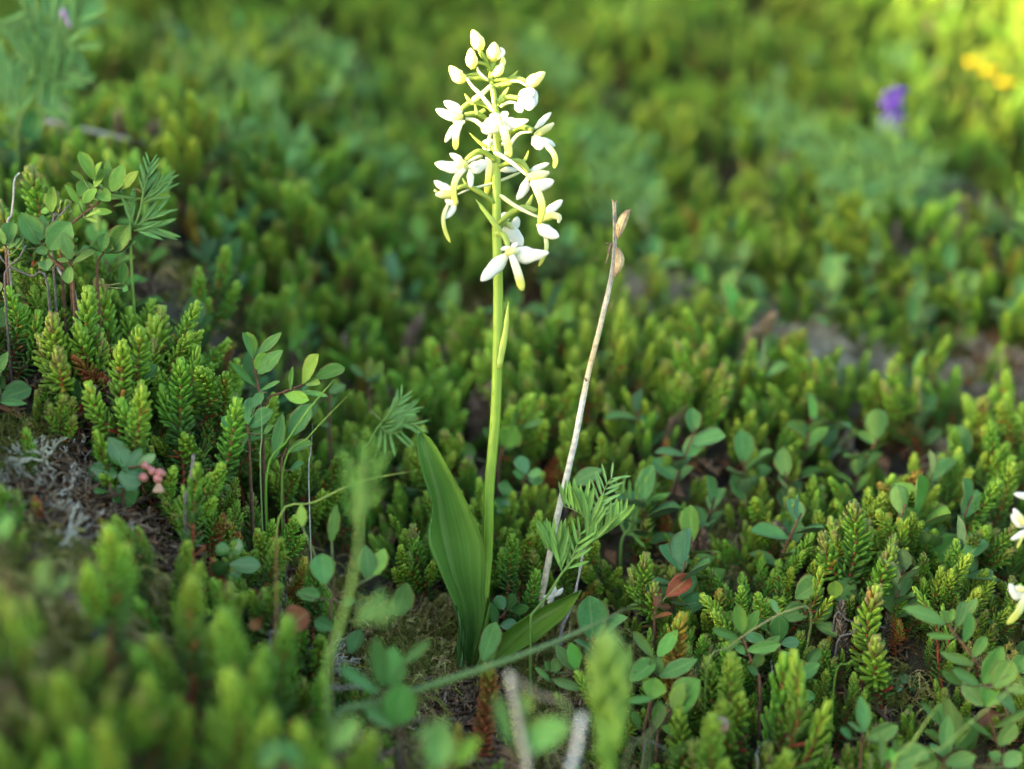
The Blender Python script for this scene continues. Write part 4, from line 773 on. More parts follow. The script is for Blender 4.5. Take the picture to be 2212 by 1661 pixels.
for q in ((850, 330), (600, 300), (1330, 330), (1395, 400), (1690, 250), (1770, 330), (1880, 390), (1950, 140), (510, 170), (1290, 300), (1960, 330), (720, 110), (1180, 120), (1850, 410)):
    wild_vetch(q, .05, "pale grey-green vetch leaves rising blurred out of the distant crowberry", "vetches in the blurred background", GV, 5)

# background bilberries
def wild_bilberry(p, h, label, group, tint, n=7, lk=1.0, keep=False):
    g = on_ground(p); e = thing("bog_bilberry", g, label, "dwarf shrub", group)
    a0 = U(0, 6.28); tip = g + Vector((math.cos(a0) * h * .3, math.sin(a0) * h * .3, h)); mid = g.lerp(tip, .5) + Vector((U(-.1, .1) * h, U(-.1, .1) * h, 0))
    mb = MB(); sweep(mb, [g, mid, tip], prof((0, .0010), (1, .0005)), sides=5, cols=((0.06, 0.04, 0.03), (0.14, 0.07, 0.04)), n=9, jit=.08); link("stem", mb.mesh("shrub_stem", g, (M['bark'],)), e)
    sp_ = crom([g, mid, tip], 20)
    for k in range(n):
        b = sp_[min(19, 8 + int(12 * k / n))]; a = 2.4 * k + U(-.4, .4); el = U(.15, .95) if k < n - 1 else 1.3
        L = U(.012, .018) * lk; d = Vector((math.cos(a) * math.cos(el), math.sin(a) * math.cos(el), math.sin(el)))
        o = link("leaf", random.choice(BL), e, mtx=frame(b, b + d * L, (UPV - d * d.z + Vector((U(-.3, .3), U(-.5, .1), 0))).normalized(), L * U(.6, .8), g))
        if keep and k > n // 2: protect([b + d * L * .5, b + d * L])
        v = U(.8, 1.2); o.color = (tint[0] * v, tint[1] * v, tint[2] * v, 1)
bgq = [(460, 520), (710, 540), (700, 570), (1110, 760), (1150, 690), (1020, 690), (1290, 470), (560, 590), (440, 720), (650, 690), (1350, 790), (1650, 620), (1750, 560), (1880, 560), (2000, 600), (2100, 640), (1600, 530), (1560, 660), (1980, 700), (1700, 820), (1800, 900), (1750, 1030), (1950, 1030), (1600, 1000), (1660, 1160), (2050, 1130), (1880, 1130), (1560, 1200), (1950, 1210), (2120, 1180), (2020, 870), (1440, 960), (1500, 1060), (820, 720), (900, 640), (400, 690), (760, 440), (950, 520), (860, 480), (1200, 560), (1400, 500), (1820, 660), (2150, 560), (2090, 480), (330, 470), (580, 450), (1840, 1000), (1690, 940), (1420, 880)]
for q in bgq:
    p = GP(q, .035); wild_bilberry(p, U(.035, .052), "small bog bilberry with dull blue-green leaves scattered in the crowberry carpet", "bog bilberries scattered in the carpet", random.choice((GREEN, BLUE, DK, (1.3, 1.3, .85))), random.randint(5, 8))
for k in range(64):
    y = -.10 + .42 * U(0, 1); half = .16 + .36 * (y + .562); x = U(-half, half)
    q_ = to_q((x, y, float(gz(x, y)) + .035))
    if (q_[0] < 430 and 940 < q_[1] < 1320) or (820 < q_[0] < 1300 and y < .06) or q_[2] < .47 or q_[1] > 1700: continue
    wild_bilberry(Vector((x, y, 0)), U(.032, .05), "small bog bilberry with dull blue-green leaves scattered in the crowberry carpet", "bog bilberries scattered in the carpet", random.choice((GREEN, BLUE, BLUE, DK, (1.3, 1.3, .85))), random.randint(6, 9), 1.15, True)
for k in range(70):
    y = U(.25, 1.5); half = .2 + .42 * (y + .562); x = U(-half, half)
    wild_bilberry(Vector((x, y, 0)), U(.04, .065), "small bog bilberry with dull blue-green leaves scattered in the crowberry carpet", "bog bilberries scattered in the carpet", random.choice((GREEN, BLUE, DK, (1.3, 1.3, .85))), random.randint(6, 9))

# ------------------------------------------------------------------ grasses, dry stems, twigs
def strand(name, Z, dep, pts, w, label, cat, cols, m='grass', flat=.35, dd=None, root=True, pr=None, jit=0.0):
    k = Z((1, 0))[0] - Z((0, 0))[0]; hw = w * k * dep / FQ * .5
    pp = [P(Z(q), dep + (dd[i] if dd else 0)) for i, q in enumerate(pts)]
    if root:
        g = on_ground(pp[0])
        if pp[0].z > g.z: pp = [g] + pp
    if name != 'dead_twig': protect(crom(pp, 24)[10:])
    mb = MB(); f = pr or prof((0, .8), (.4, 1), (.8, .7), (1, .12))
    sweep(mb, pp, lambda t: hw * f(t), lambda t: hw * f(t) * flat, nrm=TOCAM, sides=6, cols=cols, n=8 + 5 * len(pp), jit=jit)
    o = link(name, mb.mesh(name, pp[0], (M[m],)), None, loc=pp[0]); return tag(o, label, cat)
GR = ((0.09, 0.22, 0.02), (0.15, 0.32, 0.03), (0.20, 0.33, 0.05)); PALE = ((0.34, 0.34, 0.28), (0.42, 0.43, 0.38)); DRYB = ((0.22, 0.10, 0.04), (0.26, 0.13, 0.06))
TW = ((0.09, 0.075, 0.065), (0.16, 0.14, 0.135)); TWG = ((0.20, 0.18, 0.17), (0.30, 0.28, 0.27))
ALLP = prof((0, 1), (1, .7))
strand("grass_blade", MC, .575, [(310, 1530), (322, 1200), (322, 950), (300, 705)], 16, "thin straight pale green grass blade before the fan of bilberry leaves", "grass", ((0.2, 0.32, 0.1), (0.22, 0.34, 0.12)))
strand("grass_blade", MC, .575, [(370, 1610), (580, 1220), (820, 880), (1040, 622)], 26, "long slanting grass blade with a whitish tip crossing broad bilberry leaves", "grass", ((0.07, 0.21, 0.012), (0.10, 0.27, 0.02), (0.14, 0.30, 0.04)), flat=.5, pr=prof((0, .8), (.5, 1), (.92, .7), (1, .35)))
strand("grass_blade", MC, .578, [(530, 1560), (800, 1180), (1000, 960), (1262, 695)], 22, "slanting grass blade ending in a brown point, parallel to the whitish-tipped one", "grass", ((0.07, 0.21, 0.012), (0.10, 0.26, 0.02), (0.20, 0.30, 0.05)), flat=.5)
strand("grass_blade", QZ, .560, [(600, 1130), (680, 1085), (780, 1040), (905, 1015)], 5.5, "yellowish grass blade lying low from moss towards the orchid's broad leaf", "grass", ((0.22, 0.32, 0.05), (0.28, 0.36, 0.08)))
strand("dry_grass_stem", MC, .590, [(795, 1640), (812, 1350), (825, 1180), (835, 1050)], 16, "bleached upright straw behind the two slanting grass blades", "dry grass", PALE, 'dry', 1)
strand("fallen_grass_stem", QZ, .500, [(720, 1560), (830, 1515), (1100, 1425), (1250, 1365), (1378, 1302)], 15, "blurred fallen green stem lying slantwise before the orchid's foot", "grass", ((0.10, 0.17, 0.05), (0.13, 0.22, 0.06), (0.12, 0.17, 0.06)), flat=.8, root=True, dd=(-.03, -.02, 0, .02, .03))
strand("grass_blade", QZ, .470, [(1345, 1690), (1400, 1590), (1460, 1505), (1555, 1388)], 9, "blurred dull stem slanting up to the forked bilberry shoot", "grass", ((0.11, 0.17, 0.05), (0.15, 0.18, 0.08)), flat=.8)
strand("grass_blade", BR1, .440, [(-60, 1700), (150, 1560), (350, 1450), (600, 1370)], 55, "blurred low green stem before the red-needled crowberry", "grass", ((0.11, 0.22, 0.05), (0.13, 0.22, 0.06)), flat=.8)
strand("grass_blade", BR1, .562, [(520, 740), (700, 560), (900, 415), (1150, 265), (1330, 200), (1430, 183), (1465, 290), (1440, 480), (1408, 650)], 20, "bent-over grass stem making a hook above the lingonberry leaves", "grass", ((0.15, 0.3, 0.05), (0.2, 0.33, 0.06), (0.32, 0.30, 0.16), (0.15, 0.30, 0.04)), flat=.7, dd=(0, 0, -.004, -.008, -.012, -.012, -.01, -.006, 0), pr=prof((0, .9), (1, .6)))
strand("grass_blade", BR2, .515, [(460, 1720), (600, 1490), (780, 1220), (980, 950)], 40, "bright green pointed grass blade rising past the big flat bilberry leaf", "grass", ((0.17, 0.34, 0.03), (0.20, 0.38, 0.04), (0.24, 0.32, 0.08)))
strand("grass_blade", BR2, .505, [(640, 1720), (900, 1480), (1300, 1135), (1680, 830)], 26, "long thin green blade crossing the tall bilberry stem", "grass", ((0.20, 0.33, 0.06), (0.24, 0.34, 0.10)), flat=.6, pr=prof((0, .9), (1, .6)))
strand("grass_blade", BR2, .560, [(-60, 830), (50, 705), (140, 662), (232, 675)], 20, "short grass blade curving over at the tip beside a crowberry shoot", "grass", GR)
strand("grass_blade", BR2, .505, [(250, 1700), (330, 1560), (428, 1402)], 18, "short pale grass stalk among low bilberry leaves", "grass", ((0.24, 0.32, 0.12), (0.3, 0.3, 0.16)))
strand("dry_grass_stem", WZ, .520, [(218, 1165), (228, 900), (232, 640), (233, 455)], 11, "thin orange-brown dead stem standing beside red bilberry leaves", "dry grass", DRYB, 'dry', 1)
strand("dry_fibre", BR1, .535, [(975, 1640), (965, 1540), (1000, 1450), (1090, 1385)], 14, "white curled fibre under the slender crowberry shoots", "dry fibre", ((0.5, 0.48, 0.42),), 'dry', .6)
strand("dry_fibre", BR1, .56, [(1110, 860), (1108, 760), (1100, 660)], 14, "short grey straw under the lingonberry sprig", "dry fibre", ((0.34, 0.34, 0.32),), 'dry', .6)
strand("broken_stalk", QZ, .425, [(1140, 1700), (1128, 1600), (1115, 1530), (1100, 1452)], 20, "blurred pale broken stalk with a thin side stem bent off its top", "dead stalk", ((0.24, 0.25, 0.19), (0.31, 0.32, 0.27)), 'dry', 1, pr=ALLP)
strand("fallen_stalk", QZ, .425, [(1235, 1590), (1172, 1510), (1100, 1456)], 9, "thin dead stem leaning down from the broken pale stalk", "dead stalk", ((0.13, 0.11, 0.09), (0.22, 0.20, 0.16)), 'dry', 1, pr=ALLP)
strand("broken_stalk", QZ, .418, [(1232, 1710), (1243, 1640), (1258, 1543)], 22, "blurred whitish cut stalk stub beside the green bud spike", "dead stalk", ((0.32, 0.34, 0.32), (0.42, 0.44, 0.44)), 'dry', 1, pr=ALLP)
strand("fallen_stalk", QZ, .80, [(70, 257), (180, 280), (285, 303)], 13, "pale grey dead stalk lying across the crowberry beyond the mound", "dead stalk", ((0.34, 0.34, 0.30), (0.38, 0.36, 0.33)), 'dry', 1, pr=ALLP, root=False)
strand("fallen_stalk", QZ, .80, [(275, 301), (300, 307), (430, 335)], 11, "broken further piece of the grey stalk beyond the mound", "dead stalk", ((0.30, 0.30, 0.27), (0.34, 0.33, 0.30)), 'dry', 1, pr=ALLP, root=False)
tw = 0
for (Z, d, pts, wv, lab) in ((LC, .588, [(60, 900), (95, 710), (110, 560), (118, 420), (160, 370)], 28, "grey dead twig standing among crowberry at the mound's crest"), (LC, .582, [(40, 1330), (60, 1150), (150, 1070), (212, 958)], 24, "dead lichen-grey twig forking up beside the notched bilberry leaf"),
        (LC, .590, [(380, 1250), (250, 1210), (60, 1120), (-30, 1000)], 30, "brown woody stem under the broad bilberry leaves"), (LC, .593, [(620, 1400), (500, 1200), (460, 1130)], 34, "dark woody bilberry stem below the hanging leaf"),
        (LC, .596, [(420, 830), (490, 720), (560, 635)], 26, "short grey twig stub under the yellow-green leaves"),
        (LB, .545, [(1510, 1640), (1545, 1480), (1560, 1330), (1580, 1210)], 44, "rough grey dead twig in front of crowberry beside the pink-budded lingonberry"), (R8, .600, [(220, 1640), (300, 1420), (350, 1250), (400, 1000), (420, 870)], 36, "dark rough twig rising behind the vetch and the lower orchid leaf"),
        (BR2, .590, [(-60, 270), (60, 310), (170, 330), (400, 375)], 26, "thin black twig lying across a gap in the crowberry"), (BR2, .585, [(-40, 520), (100, 420), (210, 310)], 30, "dark twig slanting under the thin black one"),
        (BC, .50, [(640, 480), (720, 450), (820, 428), (960, 440)], 26, "grey twig lying on the moss before the bilberry with large leaves"), (BC, .49, [(1255, 755), (1350, 725), (1490, 715)], 26, "grey twig lying on moss beside the blurred fallen stem"),
        (BR1, .545, [(-60, 1500), (60, 1440), (160, 1500)], 24, "crooked dark twig low under bilberry leaves"), (WZ, .535, [(200, 1010), (250, 990), (340, 960)], 22, "grey twiglet beside the dark red leaves"),
        (QZ, .72, [(1600, 1120), (1640, 1020), (1690, 960)], 8, "dark twig poking out of crowberry beyond the vetch"), (QZ, .70, [(1840, 930), (1800, 985), (1740, 1070)], 6, "thin dark twig slanting in the crowberry, far beside the dry stalk")):
    strand("dead_twig", Z, d, pts, wv, lab, "twig", TWG if tw % 3 == 0 else TW, 'bark', 1, pr=prof((0, 1), (1, .6)), jit=.22); tw += 1

# green bud spike in front
SP0 = P((1312, 1661), .425); ORG = on_ground(SP0)
spk = thing("orchid_bud_spike", ORG, "blurred green orchid spike still in tight bud, beside a whitish cut stub", "orchid")
pts = [ORG] + [P(q, .425) for q in ((1312, 1661), (1318, 1560), (1316, 1470), (1312, 1390))]
mb = MB(); sweep(mb, pts, prof((0, .0027), (.6, .0027), (1, .0015)), sides=10, cols=((0.13, 0.26, 0.03), (0.15, 0.30, 0.04)), n=20); part("stem", mb, spk, M['grass'])
a_, b_ = P((1318, 1575), .425), P((1312, 1385), .425)
for k in range(22):
    t = k / 21; c = a_.lerp(b_, t); an = 2.4 * k; rad = (.0030 + .0026 * math.sin(math.pi * min(1, .15 + t * .95))) * math.sqrt(max(.05, 1 - t ** 5))
    dr = Vector((math.cos(an), math.sin(an), .9)).normalized(); mb = MB()
    sweep(mb, [c, c + dr * rad, c + dr * rad * 1.6 + Vector((0, 0, .004 + .002 * (1 - t)))], prof((0, .0008), (.5, .0021), (1, .0004)), sides=7, cols=((0.10, 0.21, 0.025), (0.15, 0.29, 0.04), (0.21, 0.35, 0.08)), n=8); part("bud", mb, spk, M['grass'])
for k in range(3):
    b = P((1312 + (-18, 16, 2)[k], 1640 - 20 * k), .422); mb = MB(); sweep(mb, [b, b + Vector((.001, 0, .008)), b + Vector((.003 * (-1, 1, .3)[k], 0, .015))], prof((0, .002), (.5, .0018), (1, .0003)), lambda t: .0005, nrm=TOCAM, cols=((0.15, 0.3, 0.04), (0.2, 0.36, 0.07)), n=8); part("bract", mb, spk, M['grass'])

# second orchid, only its flowers reach into view
ORG = on_ground(P((2300, 1500), .560))
o2 = thing("orchid", ORG, "second white orchid with drooping pale flowers beside the leaning bilberry shoot", "orchid")
st2 = [ORG, P((2290, 1480), .560), P((2288, 1330), .558), P((2284, 1180), .557), P((2282, 1040), .556), P((2284, 960), .556)]
mb = MB(); sweep(mb, st2, prof((0, .0022), (.6, .002), (1, .001)), sides=12, cols=(STEMG, STEMG, (0.42, 0.52, 0.09)), n=30); part("stem", mb, o2, M['ostem'])
for fl in ([('ped', R7, [(930, 380), (800, 300), (690, 300)], 40, (0, 3)), ('petal', R7, [(720, 300), (650, 300), (572, 283)], 52, (3, 4)), ('petal', R7, [(700, 310), (740, 250), (770, 180)], 60, (3, 4)), ('tongue', R7, [(700, 310), (710, 400), (730, 500)], 50, (5, 6))],
           [('ped', R7, [(925, 560), (800, 480), (700, 520)], 40, (0, 3)), ('petal', R7, [(690, 550), (610, 520), (552, 450)], 60, (3, 5)), ('petal', R7, [(690, 540), (620, 480), (572, 400)], 62, (1, 1)), ('column', R7, [(700, 540), (640, 500), (600, 430)], 60, (4, 4)), ('petal', R7, [(700, 570), (630, 620), (550, 655)], 50, (5, 6)), ('tongue', R7, [(680, 590), (630, 660), (598, 730)], 26, (6, 6))],
           [('ped', R7, [(940, 1150), (800, 1050), (700, 1070)], 42, (0, 3)), ('petal', R7, [(690, 1100), (600, 1110), (538, 1015)], 75, (3, 5)), ('petal', R7, [(690, 1090), (760, 1060), (830, 1080)], 75, (3, 5)), ('column', R7, [(690, 1070), (640, 1060), (590, 1040)], 55, (6, 6)), ('tongue', R7, [(680, 1100), (610, 1240), (520, 1342)], 66, (6, 8)), ('spur', R7, [(690, 1090), (800, 1150), (900, 1300)], 30, (2, -3))],
           [('ped', R7, [(930, 200), (1000, 120), (1080, 140)], 40, (0, 3)), ('petal', R7, [(1080, 140), (1150, 110), (1230, 90)], 60, (3, 4)), ('petal', R7, [(1080, 150), (1130, 210), (1160, 280)], 60, (3, 4)), ('tongue', R7, [(1070, 160), (1060, 260), (1080, 370)], 50, (5, 6))],
           [('ped', R7, [(925, 0), (890, -60), (850, -80)], 40, (0, 3)), ('bud', R7, [(860, -70), (820, -120), (790, -190)], 70, (3, 3))]):
    f = None
    for (kind, Z, pts, wz, zs) in fl:
        mb = elem(kind, Z, pts, wz, .556, zs)
        if f is None: f = part("flower", mb, o2, M['petal'])
        else: part(KNAME[kind], mb, f, M['petal'])
mb = MB(); lw = [ORG, ORG + Vector((.03, -.01, .05)), ORG + Vector((.05, -.02, .09))]; sweep(mb, lw, prof((0, .003), (.5, .012), (1, .001)), lambda t: .0004, nrm=TOCAM, cols=((0.08, 0.18, 0.03),), n=14, cup=.2); part("leaf", mb, o2, M['oleaf'])

# small single things
c = P(BR1((640, 1262)), .515); g = on_ground(c); e = thing("bilberry_fruit", g, "unripe brownish-green berry with a dark hole in its end", "berry")
axb = (TOCAM * .9 + Vector((.2, 0, .3))).normalized(); r = .0033; mb = MB()
sweep(mb, [c - axb * r + axb * (2 * r) * i / 10 * (1 if i < 10 else .93) for i in range(11)], lambda t: r * math.sqrt(max(.004, 1 - (2 * t - 1) ** 2)), sides=14, cols=((0.16, 0.20, 0.06), (0.17, 0.15, 0.06), (0.22, 0.12, 0.08)))
b_ = link("fruit", mb.mesh("fruit", g, (M['berry'],)), e)
mb = MB(); sweep(mb, [c + axb * r * .88, c + axb * r * 1.0], lambda t: r * (.32 - .04 * t), sides=10, cols=((0.25, 0.16, 0.12),)); link("rim", mb.mesh("rim", g, (M['berry'],)), b_)
mb = MB(); sweep(mb, [c + axb * r * .98, c + axb * r * 1.02], lambda t: r * .17, sides=9, cols=((0.01, 0.01, 0.008),)); link("hole", mb.mesh("hole", g, (M['litter'],)), b_)
mb = MB(); sweep(mb, [g, g.lerp(c, .5) + Vector((.003, 0, 0)), c - axb * r * .6], lambda t: .0003, sides=5, cols=((0.16, 0.08, 0.05),), n=8); link("stalk", mb.mesh("stalk", g, (M['bark'],)), e)
c = P((222, 1365), .475); g = on_ground(c); e = thing("seed_husk", g, "grey-violet pointed dry husk half hidden among blurred crowberry", "husk")
mb = MB(); sweep(mb, [c + Vector((-.0035, 0, -.003)), c, c + Vector((.0030, 0, .0045))], prof((0, .0016), (.4, .0032), (.8, .0022), (1, .0004)), sides=9, cols=((0.16, 0.14, 0.15), (0.20, 0.18, 0.20), (0.24, 0.22, 0.25)), n=12, jit=.05); link("husk_body", mb.mesh("husk", g, (M['dry'],)), e)
mb = MB(); sweep(mb, [g, c + Vector((-.003, 0, -.0025))], lambda t: .0006, sides=5, cols=((0.12, 0.1, 0.09),), n=5); link("stalk", mb.mesh("stalk", g, (M['bark'],)), e)
c = P(R8((150, 1300)), .585); g = Vector(c); e = thing("withered_floret", g, "tiny withered white floret stuck at the vetch stem above the lower orchid leaf", "petal")
for k in range(4):
    d = Vector((math.cos(k * 1.4), 0, math.sin(k * 1.4 + .6))); mb = MB(); sweep(mb, [c - d * .0012, c + d * .0025, c + d * .0042 + Vector((0, 0, .001))], prof((0, .0006), (.6, .0013), (1, .0004)), lambda t: .0003, nrm=TOCAM, cols=((0.5, 0.5, 0.44), (0.62, 0.62, 0.58)), n=6); link("petal", mb.mesh("petal", g, (M['petal'],)), e)

# yellow flowers far up the slope
for k, q in enumerate(((2105, 140), (2140, 160), (2175, 185))):
    p = GP(q, .05); g = on_ground(p); e = thing("yellow_flower", g, "small blurred yellow flower head at the sunlit edge of the slope", "flower", "yellow flowers far up the slope")
    mb = MB(); sweep(mb, [g, p], lambda t: .0008, sides=5, cols=((0.1, 0.2, 0.04),), n=5); link("stem", mb.mesh("stem", g, (M['grass'],)), e)
    for j in range(7):
        d = Vector((math.cos(.9 * j), math.sin(.9 * j), .6)).normalized(); mb = MB(); sweep(mb, [p, p + d * .004, p + d * .0075], prof((0, .0010), (.6, .0028), (1, .001)), lambda t: .0012, sides=6, cols=((0.55, 0.42, 0.02), (0.75, 0.62, 0.02)), n=6); link("petal", mb.mesh("petal", g, (M['flower'],)), e)

# matted dry tuft behind the dry stalk, and others
def tuft(q, rad, n, label, cols, h=.02):
    p = GP(q, .01); g = on_ground(p, .002); e = thing("dry_tuft", g, label, "dry tuft"); mb = MB()
    for k in range(n):
        a = U(0, 6.28); rr = rad * math.sqrt(U(0, 1)); x, y = g.x + math.cos(a) * rr, g.y + math.sin(a) * rr; b = Vector((x, y, float(gz(x, y))))
        d = Vector((U(-1, 1), U(-.7, .7), 0)).normalized(); l = U(.012, .035); hh = h * (1 - (rr / rad) ** 2) * U(.5, 1)
        sweep(mb, [b, b + d * l * .5 + Vector((0, 0, hh)), b + d * l + Vector((0, 0, hh * .4))], lambda t: .0006 * (1.1 - t), sides=4, cols=(random.choice(cols), random.choice(cols)), n=6)
    if rad > .03: protect([g + Vector((dx * rad, 0, h * .55)) for dx in (-.8, -.5, -.2, .2, .5, .8)])
    o = link("fibres", mb.mesh("dry_fibres", g, (M['dry'],)), e); o["kind"] = "stuff"
TC = ((0.30, 0.26, 0.20), (0.40, 0.35, 0.28), (0.17, 0.14, 0.11))
tuft((1420, 665), .040, 520, "grey-brown matted dry tuft between crowberry shoots beside the dry stalk's top", TC, .036)
tuft((2085, 985), .012, 70, "small cream-coloured dry leaf tuft in the crowberry beyond the second orchid", ((0.42, 0.36, 0.24), (0.50, 0.45, 0.32)), .02)
tuft((1840, 800), .028, 200, "straw-coloured dry tuft beside pale lichen up the slope", ((0.26, 0.22, 0.14), (0.34, 0.30, 0.20)), .018)

# scatter positions
from mathutils import noise as mn_
def nz(x, y, s, o=0.0): return mn_.noise(Vector((x * s + o, y * s - o, o * 1.7)))
# open patches: picture points on the ground with radius (m) where little crowberry stands
GAPS = [(QZ((110, 1110)), .030), (QZ((40, 1040)), .026), (QZ((240, 1150)), .016), (QZ((1050, 1520)), .045), (QZ((1010, 1420)), .026), (QZ((900, 1500)), .03), (QZ((1150, 1450)), .030), (QZ((780, 1480)), .02),
        (QZ((1420, 665)), .026), (QZ((1640, 775)), .028), (QZ((1760, 790)), .026), (QZ((1860, 840)), .026), (QZ((2060, 490)), .05), (QZ((2200, 1000)), .026), (QZ((330, 1200)), .018), (QZ((2080, 760)), .022), (QZ((60, 1330)), .03), (QZ((300, 1330)), .02), (QZ((150, 1450)), .016),
        (QZ((1560, 1180)), .010), (QZ((1900, 1500)), .012), (QZ((1750, 1330)), .010), (QZ((620, 1220)), .012)]
GAPS = [((lambda p: (p.x, p.y))(GP(q, 0.005)), r) for q, r in GAPS]
def in_gap(x, y):
    for (gx_, gy_), r in GAPS:
        if (x - gx_) ** 2 + (y - gy_) ** 2 < r * r: return True
    return False

CAND = []
def scatter_region(y0, y1, step):
    y = y0
    while y < y1:
        half = 0.20 + 0.50 * (y + 0.562)
        x = -half
        while x < half:
            xx = x + U(-.55, .55) * step; yy = y + U(-.55, .55) * step
            x += step
            if in_gap(xx, yy) and U(0, 1) > 0.07: continue
            if nz(xx, yy, 13, 3.3) + 0.6 * nz(xx, yy, 34, 7.7) < -0.30: continue
            CAND.append((xx, yy))
        y += step
scatter_region(-0.26, 0.05, 0.0096); scatter_region(0.05, 0.40, 0.0106); scatter_region(0.40, 1.0, 0.0135); scatter_region(1.0, 2.1, 0.021)

PR = np.array(PROT)
items = []
for (x, y) in CAND:
    z = float(gz(x, y)); i = random.choice(PICK)
    if y > 0.35 and i >= 8: i = random.choice(PICK)
    sc = U(0.50, 1.05) * (1 + 0.45 * nz(x, y, 10, 1.1))
    q = to_q((x, y, z)); H = SHOOTS[i][3]
    top = to_q((x, y, z + H * sc))
    # low growth where the orchid's foot and leaves stay in the open
    if y < 0.03 and 790 < q[0] < 1330 and top[1] < 1640:
        lim = 0.014 + 0.010 * U(0, 1)
        if q[1] < 1430 and y > -0.02: lim += 0.018
        if U(0, 1) < 0.35: continue
        sc = min(sc, lim / H)
    if x > 0.03 and y < 0.06: sc *= 0.82
    if q[2] < 0.51 and x < 0.03 and U(0, 1) < (0.80 if x < -.05 else .58): continue
    if q[2] < 0.36 or (q[2] < 0.46 and top[1] < 1120): continue
    if q[2] < 0.50 and x < -0.02 and top[1] < 1230: sc *= 0.7
    tx, ty = U(-.55, .55), U(-.55, .55)
    if 225 < q[0] < 400 and q[2] < 0.575 and 960 < q[1] < 1230: sc = min(sc, 0.014 / H); tx *= .3; ty *= .3; top = to_q((x, y, z + H * sc))   # low growth before the lingonberry
    if y < 0.42:
        hw = 0.0045 * FQ / q[2]
        sel = PR[(np.abs(PR[:, 0] - q[0]) < hw + 5) & (PR[:, 2] > q[2] - 0.004) & (PR[:, 1] < q[1] + 4)]
        if len(sel):
            hi = sel[:, 1].max() + 6            # lowest hand-set point that must stay in view
            s2 = sc * (q[1] - hi) / max(q[1] - top[1], 1e-3)
            if s2 < sc and U(0, 1) > 0.03:
                if s2 < 0.22: continue
                sc = s2; top = to_q((x, y, z + H * sc)); tx *= .5; ty *= .5
    items.append([i, (x, y, z), (tx, ty, U(0, 6.28)), sc, q, top])
def vis(it):
    q, top = it[4], it[5]
    if not (-20 < top[0] < 2232 and 0 < top[1] < 1690): return -1
    return SHOOTS[it[0]][3] * it[3] / top[2]
items.sort(key=vis, reverse=True)
NEAR = 262
for it in items[:NEAR]: place_shoot(*it[:4])
# hand-set shoots: (style index, tip in picture, depth, scale)
for (i, tip, dep, sc, ang) in [(1, (222, 1165), .455, 1.05, .2), (2, (405, 1235), .455, .85, 1.2), (4, (512, 1330), .445, 1.0, 2.2), (3, (90, 1470), .42, .9, .4), (4, (330, 1480), .42, 1.0, 3.0),
        (6, (465, 1450), .42, 1.0, 4.0), (1, (180, 1600), .40, .9, 5.0), (2, (875, 1600), .41, .8, .7), (4, (650, 1560), .42, .8, 1.9),
        (7, (1710, 1450), .525, 1.25, 0.3), (7, (1665, 1465), .53, 1.05, 2.0), (4, (1590, 1430), .54, .9, 1.0), (4, (1538, 1545), .52, 1.0, 1.1), (3, (1578, 1560), .525, 1.0, 2.1), (2, (1556, 1588), .505, .9, 0.4), (8, (1510, 1590), .52, .9, 0), (8, (1480, 1640), .50, .9, 2),
        (3, (1165, 1150), .63, .95, 1.5), (4, (1100, 1170), .61, .80, 4.5), (3, (245, 560), .60, 1.0, 2.0), (4, (220, 640), .59, 1.0, .6), (2, (370, 600), .61, 1.0, 3.3), (4, (395, 800), .58, 1.05, 5.),
        (2, (255, 760), .57, 1.0, 1.), (3, (130, 700), .575, 1.0, 2.5), (4, (40, 640), .585, 1.0, 3.5), (8, (72, 1090), .53, .8, 0), (8, (215, 1125), .54, .5, 1.0), (9, (1490, 1320), .57, .8, 1), (9, (1560, 1285), .60, .7, 2),
        (3, (1405, 1215), .60, .9, 2.4), (5, (1390, 1075), .64, 1.0, .4), (2, (1500, 790), .74, 1.1, 0.2), (4, (1545, 780), .75, 1.1, 1.2), 
        (3, (50, 330), .615, 1.0, 1.0), (3, (1830, 1110), .60, 1.0, .7), (5, (1905, 1200), .57, .9, 3.7), (8, (1045, 1460), .545, .8, 0.5)]:
    H = SHOOTS[i][3] * sc; p = P(tip, dep); ox, oy = SHOOTS[i][5]; ox, oy = sc * (ox * math.cos(ang) - oy * math.sin(ang)), sc * (ox * math.sin(ang) + oy * math.cos(ang)); p = p - Vector((ox, oy, 0)); lo = Vector((p.x, p.y, p.z - H)); g = float(gz(lo.x, lo.y))
    if lo.z > g:           # stretch down to the soil with a lengthened stem
        sc *= min((p.z - g) / H, 1.55); lo.z = min(p.z - SHOOTS[i][3] * sc, g + 0.002)
    place_shoot(i, lo, (U(-.06, .06), U(-.06, .06), ang), sc)

